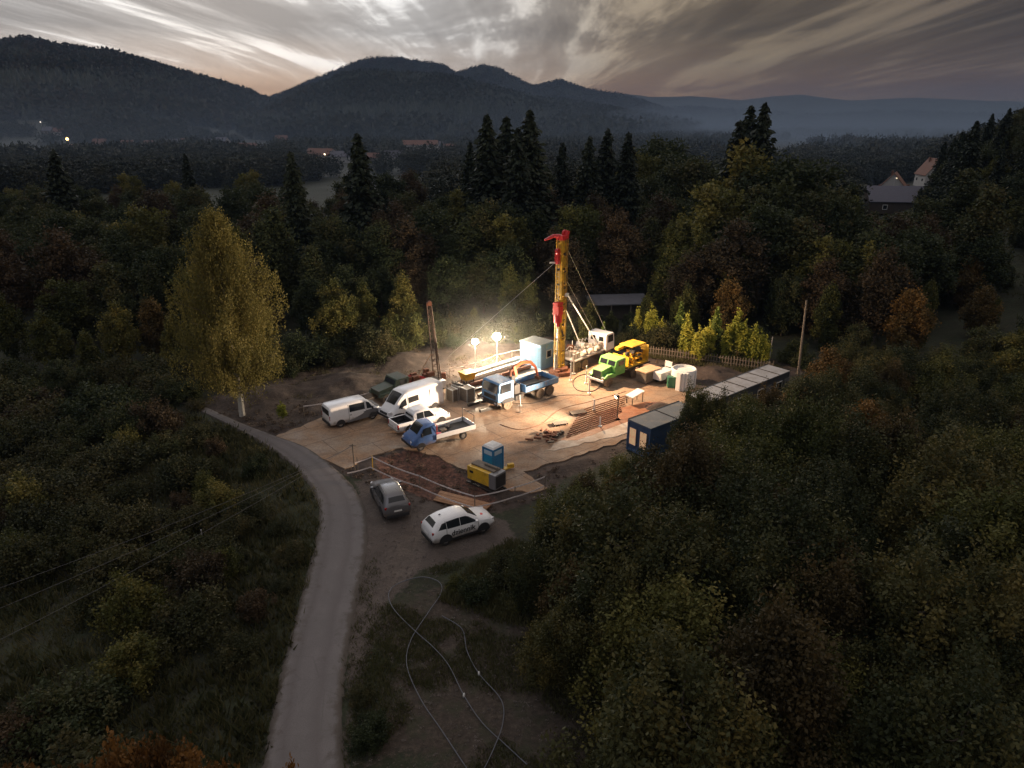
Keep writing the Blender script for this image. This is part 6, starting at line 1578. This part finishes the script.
PB = [(358, 470, 1.1), (373, 470, 1.2), (420, 489, 1.15), (475, 510, 1.15), (515, 500, 1.1), (545, 489, 1.1)]
labs = ['grey post at the left end of the pit barrier by the road', 'yellow banded post second from the left of the pit barrier', 'post in the middle of the long tape beside the silver car', 'corner post of the pit barrier beside the generator', 'post right of the generator holding the tape', 'last post of the pit barrier at the thicket']
pp_ = [post(px, py, h, M['yellow'] if i == 1 else M['greywood'], labs[i])[0] for i, (px, py, h) in enumerate(PB)]
up = [at(355, 463, 1.1)] + [Vector((p.x, p.y, h - .08)) for p, (_, _, h) in zip(pp_[1:], PB[1:])]
tape(up, 'upper red and white tape strung round the dug pit'); dn = [Vector((p.x - .1, p.y - .35, .42)) for p in [at(350, 476)] + pp_[1:]]
tape(dn, 'lower tape strung round the dug pit')
PB2 = [(304, 415), (340, 408), (379, 398), (404, 394)]; labs2 = ['leftmost post of the tape behind the small van', 'post of the tape directly behind the small van', 'post where the tape reaches the dark truck', 'post hidden beside the dark truck']
q2 = [post(px, py, .9, M['greywood'], labs2[i], 'posts of the rear tape')[0] for i, (px, py) in enumerate(PB2)]; tape([Vector((p.x, p.y, .85)) for p in q2], 'white tape strung behind the small van')
PB3 = [(441, 382), (450, 379), (475.5, 372), (496, 364), (512, 360), (523, 358)]; labs3 = ['left end post of the tape below the floodlights', 'second post of the tape below the floodlights', 'post of the tape beside the smaller floodlight', 'post of the tape beside the larger floodlight', 'post of the tape between floodlight and cabin', 'post of the tape at the cabin corner']
q3 = [post(px, py - 1, 1.0, M['greywood'], labs3[i], 'posts of the floodlit tape')[0] for i, (px, py) in enumerate(PB3)]; tape([Vector((p.x, p.y, .95)) for p in q3], 'brightly lit tape strung below the floodlights')
# picket fence behind the yard
a, b = at(645, 355), at(772, 372); n = 46; fe = thing('picket_fence', 'low picket fence of grey stakes behind the yard on the right', 'fence', (a.x, a.y, 0), math.atan2(b.y - a.y, b.x - a.x)); Lf = (b - a).length
r_ = random.Random(5)
for i in range(n): MB().box((Lf * i / (n - 1), r_.uniform(-.03, .03), .55 + r_.uniform(-.06, .06)), (.09, .05, 1.2), ry=r_.uniform(-.06, .06)).build('picket', M['greywood'], fe)
MB().box((Lf / 2, .05, .85), (Lf, .04, .08)).box((Lf / 2, .05, .35), (Lf, .04, .08)).build('rail', M['greywood'], fe)
b = at(768.5, 367); o = MB().tube([(0, 0, 0), (0, 0, 3.4)], .05, 8).build('pole', M['steel'], None); o.location = (b.x, b.y, 0); tag(o, 'thin pale pole at the far right corner of the fence', 'pole')
# leaning bare utility pole in the wood
b = at(796, 392); tp = atd(806, 300, b.to_2d().length); o = MB().tube([(0, 0, 0), (tp.x - b.x, 0, tp.z)], [.14, .09], 8).build('utility_pole', M['greywood'], None); o.location = (b.x, b.y, 0); tag(o, 'pale leaning utility pole among the trees right of the long container', 'utility pole')
# wires over the scrub
b = at(358, 470); endp = Vector((b.x, b.y, 2.0)); o = MB().tube([(0, 0, -.2), (0, 0, 2.2)], .05, 7).box((0, 0, 2.05), (.5, .06, .06)).build('cable_post', M['greywood'], None); o.location = (b.x - .25, b.y, 0); tag(o, 'post at the road edge where the overhead cables end', 'post')
for i, (p0, mid, lab) in enumerate([((0, 582), (279, 486), 'uppermost of three thin cables over the scrub'), ((0, 602), (262, 520), 'middle one of three thin cables over the scrub'), ((0, 633), (312, 517), 'lowest of three thin cables over the scrub')]):
    A_ = at(p0[0], p0[1], 3.6); B_ = Vector((b.x - .25, b.y - .2 + .2 * i, 2.05)); A2 = A_ + (A_ - B_) * .25
    P = [A2.lerp(B_, k / 20) for k in range(21)]
    for k, q in enumerate(P): q.z -= .5 * 4 * (k / 20) * (1 - k / 20)
    o = MB().tube([q - A2 for q in P], .011, 5).build('overhead_cable', M['wire'], None); o.location = A2; tag(o, lab, 'cable', 'cables over the scrub')
b = at(205, 552); o = MB().tube([(0, 0, 0), (0, 0, 1.6)], .03, 6).build('stake', M['steel'], None); o.location = (b.x, b.y, 0); tag(o, 'thin pale stake standing in the scrub left of the road', 'stake')

# ------------------------------------------------------------------ buildings
def house(name, lab, loc, w, l, h, rh, th, wallm, roofm, nwin=3, cat='house', group=None, eave=.35, gwin=True, lit=-1):
    t = thing(name, lab, cat, (loc[0], loc[1], tz(loc[0], loc[1]) - .2), th, group)
    mb = MB().box((0, 0, h / 2), (l, w, h)); mb.add([(-l / 2, -w / 2, h), (-l / 2, w / 2, h), (-l / 2, 0, h + rh), (l / 2, -w / 2, h), (l / 2, w / 2, h), (l / 2, 0, h + rh)], [(0, 1, 2), (3, 4, 5)]); mb.build('wall', wallm, t)
    mb = MB(); k = rh / (w / 2)
    for sg in (1, -1):
        a = Vector((0, sg * (w / 2 + eave), h - k * eave)); b = Vector((0, 0, h + rh))
        for off in (.02,):
            mb.add([(-l / 2 - eave, a.y, a.z + .02), (l / 2 + eave, a.y, a.z + .02), (l / 2 + eave, 0, b.z + .02), (-l / 2 - eave, 0, b.z + .02), (-l / 2 - eave, a.y, a.z + .2), (l / 2 + eave, a.y, a.z + .2), (l / 2 + eave, 0, b.z + .22), (-l / 2 - eave, 0, b.z + .22)],
                   [(0, 1, 2, 3), (4, 5, 6, 7), (0, 1, 5, 4), (1, 2, 6, 5), (2, 3, 7, 6), (3, 0, 4, 7)])
    rf = mb.build('roof', roofm, t); MB().box((l * .2, w * .12, h + rh * .95), (.7, .6, 1.4)).build('chimney', M['tile'], rf)
    for i in range(nwin):
        x = -l / 2 + l * (i + .5) / nwin
        for sg in (1, -1):
            f = MB().box((x, sg * (w / 2 + .02), h * .55), (1.3, .06, 1.3)).build('window', M['paper'], t); MB().box((x, sg * (w / 2 + .06), h * .55), (1.05, .02, 1.05)).build('pane', litwin2 if i == lit else M['glass'], f)
    if gwin:
        for sg in (1, -1):
            f = MB().box((sg * (l / 2 + .02), 0, h * .95), (.06, 1.2, 1.2)).build('window', M['paper'], t); MB().box((sg * (l / 2 + .06), 0, h * .95), (.02, .95, .95)).build('pane', M['glass'], f)
    return t
litwin2 = mat('warm_window', (.9, .6, .3), .3, var=0, emit=((1.0, .55, .22), 6))
darkwood = mat('dark_boards', (.07, .055, .045), .9, var=.3, scale=1)
B = at(892, 214); house('barn', 'long dark slate roofed barn among the trees on the right', (B.x, B.y), 10, 16, 3.4, 3.6, R(-8), darkwood, M['slate'], 2, 'barn', gwin=False)
for px, py, D, w, l, h, rh, th, wm, rm, lab in ((893, 187, 270, 8, 11, 4.2, 4.5, 60, 'plaster', 'tile', 'white gabled house behind the barn, left one'), (929, 188, 285, 7, 10, 4.2, 4.8, 80, 'plaster', 'tile', 'white gabled house behind the barn, right one'), (878, 192, 255, 7, 9, 2.6, 3, 30, 'plaster', 'tile', 'low brown roofed house left of the white gables'), (904, 196, 240, 6, 8, 2.4, 2.6, 10, 'greywood', 'roofdark', 'small grey shed just behind the barn')):
    p = atd(px, py, D); house('house' if 'shed' not in lab else 'shed', lab, (p.x, p.y), w, l, h, rh, R(th), M[wm], M[rm], 2)
s = SHED; t = thing('open_shed', 'low shed with pale flat roof among the trees behind the yard', 'shed', (s.x, s.y, 0), R(6))
MB().box((0, 0, 2.55), (8.2, 4.2, .14), rx=R(5)).build('roof', M['shedroof'], t); MB().box((0, .6, 1.2), (7.4, 2.6, 2.3)).build('wall', darkwood, t)
for x in (-3.8, -1.3, 1.3, 3.8): MB().box((x, -1.8, 1.2), (.16, .16, 2.4)).build('post', M['greywood'], t)
# the village on the left
VL = [(232, 152, 640, 9, 14, 3.5, 4), (246, 150, 650, 10, 18, 4, 3.5), (262, 152, 655, 8, 22, 3.2, 2.4), (188, 142, 800, 9, 12, 4, 4), (206, 143, 780, 9, 12, 4, 4), (150, 146, 740, 8, 12, 4, 4), (172, 144, 760, 9, 13, 4, 4.5), (128, 144, 760, 9, 12, 4, 4),
      (72, 148, 640, 9, 16, 4, 4), (100, 141, 800, 9, 12, 4, 4), (222, 141, 820, 9, 14, 4, 4), (60, 130, 980, 9, 12, 4, 4), (48, 128, 990, 9, 12, 4, 4), (322, 162, 480, 10, 20, 5, 3.5), (345, 165, 470, 9, 16, 4, 3), (372, 166, 480, 8, 20, 3, 2.5), (395, 165, 460, 8, 12, 4, 3.5), (421, 155, 560, 11, 26, 8, 3), (437, 153, 600, 9, 12, 6, 3), (452, 155, 570, 8, 12, 5, 3), (383, 196, 265, 7, 13, 3, 2.2), (282, 144, 820, 9, 12, 4, 4)]
vl = {0: 'pale village house at the left of the lit group', 1: 'broad village house in the lit group', 2: 'long low village building at the right of the lit group', 8: 'village house next to the orange street lamp', 13: 'wide pale building between the birch spruce and the lone spruce', 17: 'large pale apartment block below the middle hill', 18: 'tall pale house right of the apartment block', 20: 'low pale roofed building just right of the lone spruce'}
for i, (px, py, D, w, l, h, rh) in enumerate(VL):
    p = atd(px, py, D); house('house', vl.get(i, 'small pitched roof house of the distant village'), (p.x, p.y), w, l, h, rh, R((i * 37) % 60 - 30), M['plaster'] if i % 3 else M['greywood'], M['tile'] if i % 2 else M['slate'], 3 if i in (2, 13, 17) else 2, 'house', 'houses of the distant village', lit=1 if i in (13, 2) else -1)
# lit street lamps of the village
def slamp(px, py, D, colr, e, lab, r=.5):
    p = atd(px, py, D); g = tz(p.x, p.y); h = max(p.z - g, 5.0); t = thing('street_lamp', lab, 'street lamp', (p.x, p.y, g), 0, 'lit lamps of the village')
    MB().tube([(0, 0, 0), (0, 0, h)], .09, 6).tube([(0, 0, h), (0, -1.0, h + .1)], .07, 5).build('pole', M['steel'], t)
    MB().sphere((0, -1.1, h), r, 10).build('lamp_head', mat('street_glow', (1, .7, .4), .5, var=0, emit=(colr, e)), t)
WO_, WW = (1.0, .45, .15), (1.0, .85, .75)
for a_ in ((68, 139, 640, WO_, 16, 'orange street lamp at the left, the brightest in the village', .9), (275, 144, 780, WO_, 10, 'small orange street lamp right of the lit village group', .6), (41, 122, 990, WW, 3, 'pale street lamp high on the far left slope', .6), (225, 152, 630, WW, 5, 'white street lamp, leftmost of the bright row', .6), (231, 150, 640, WW, 4, 'white street lamp, second of the bright row', .5), (240, 147, 650, WW, 3, 'white street lamp over the broad village house', .5), (247, 149, 650, WW, 3, 'white street lamp, fourth of the bright row', .5), (326, 165, 470, (1, .75, .5), 8, 'warm street lamp before the wide pale building', .45), (391, 202, 258, (1, .7, .4), 5, 'small warm lamp by the pale roofed building', .25), (895, 178, 262, (1, .8, .5), 1.2, 'faint lamp between the white gabled houses', .2), (836, 172, 400, (1, .5, .3), 2, 'faint reddish lamp seen past the big right-hand trees', .2)): slamp(*a_)
for m_ in list(bpy.data.meshes):
    if m_.users == 0: bpy.data.meshes.remove(m_)
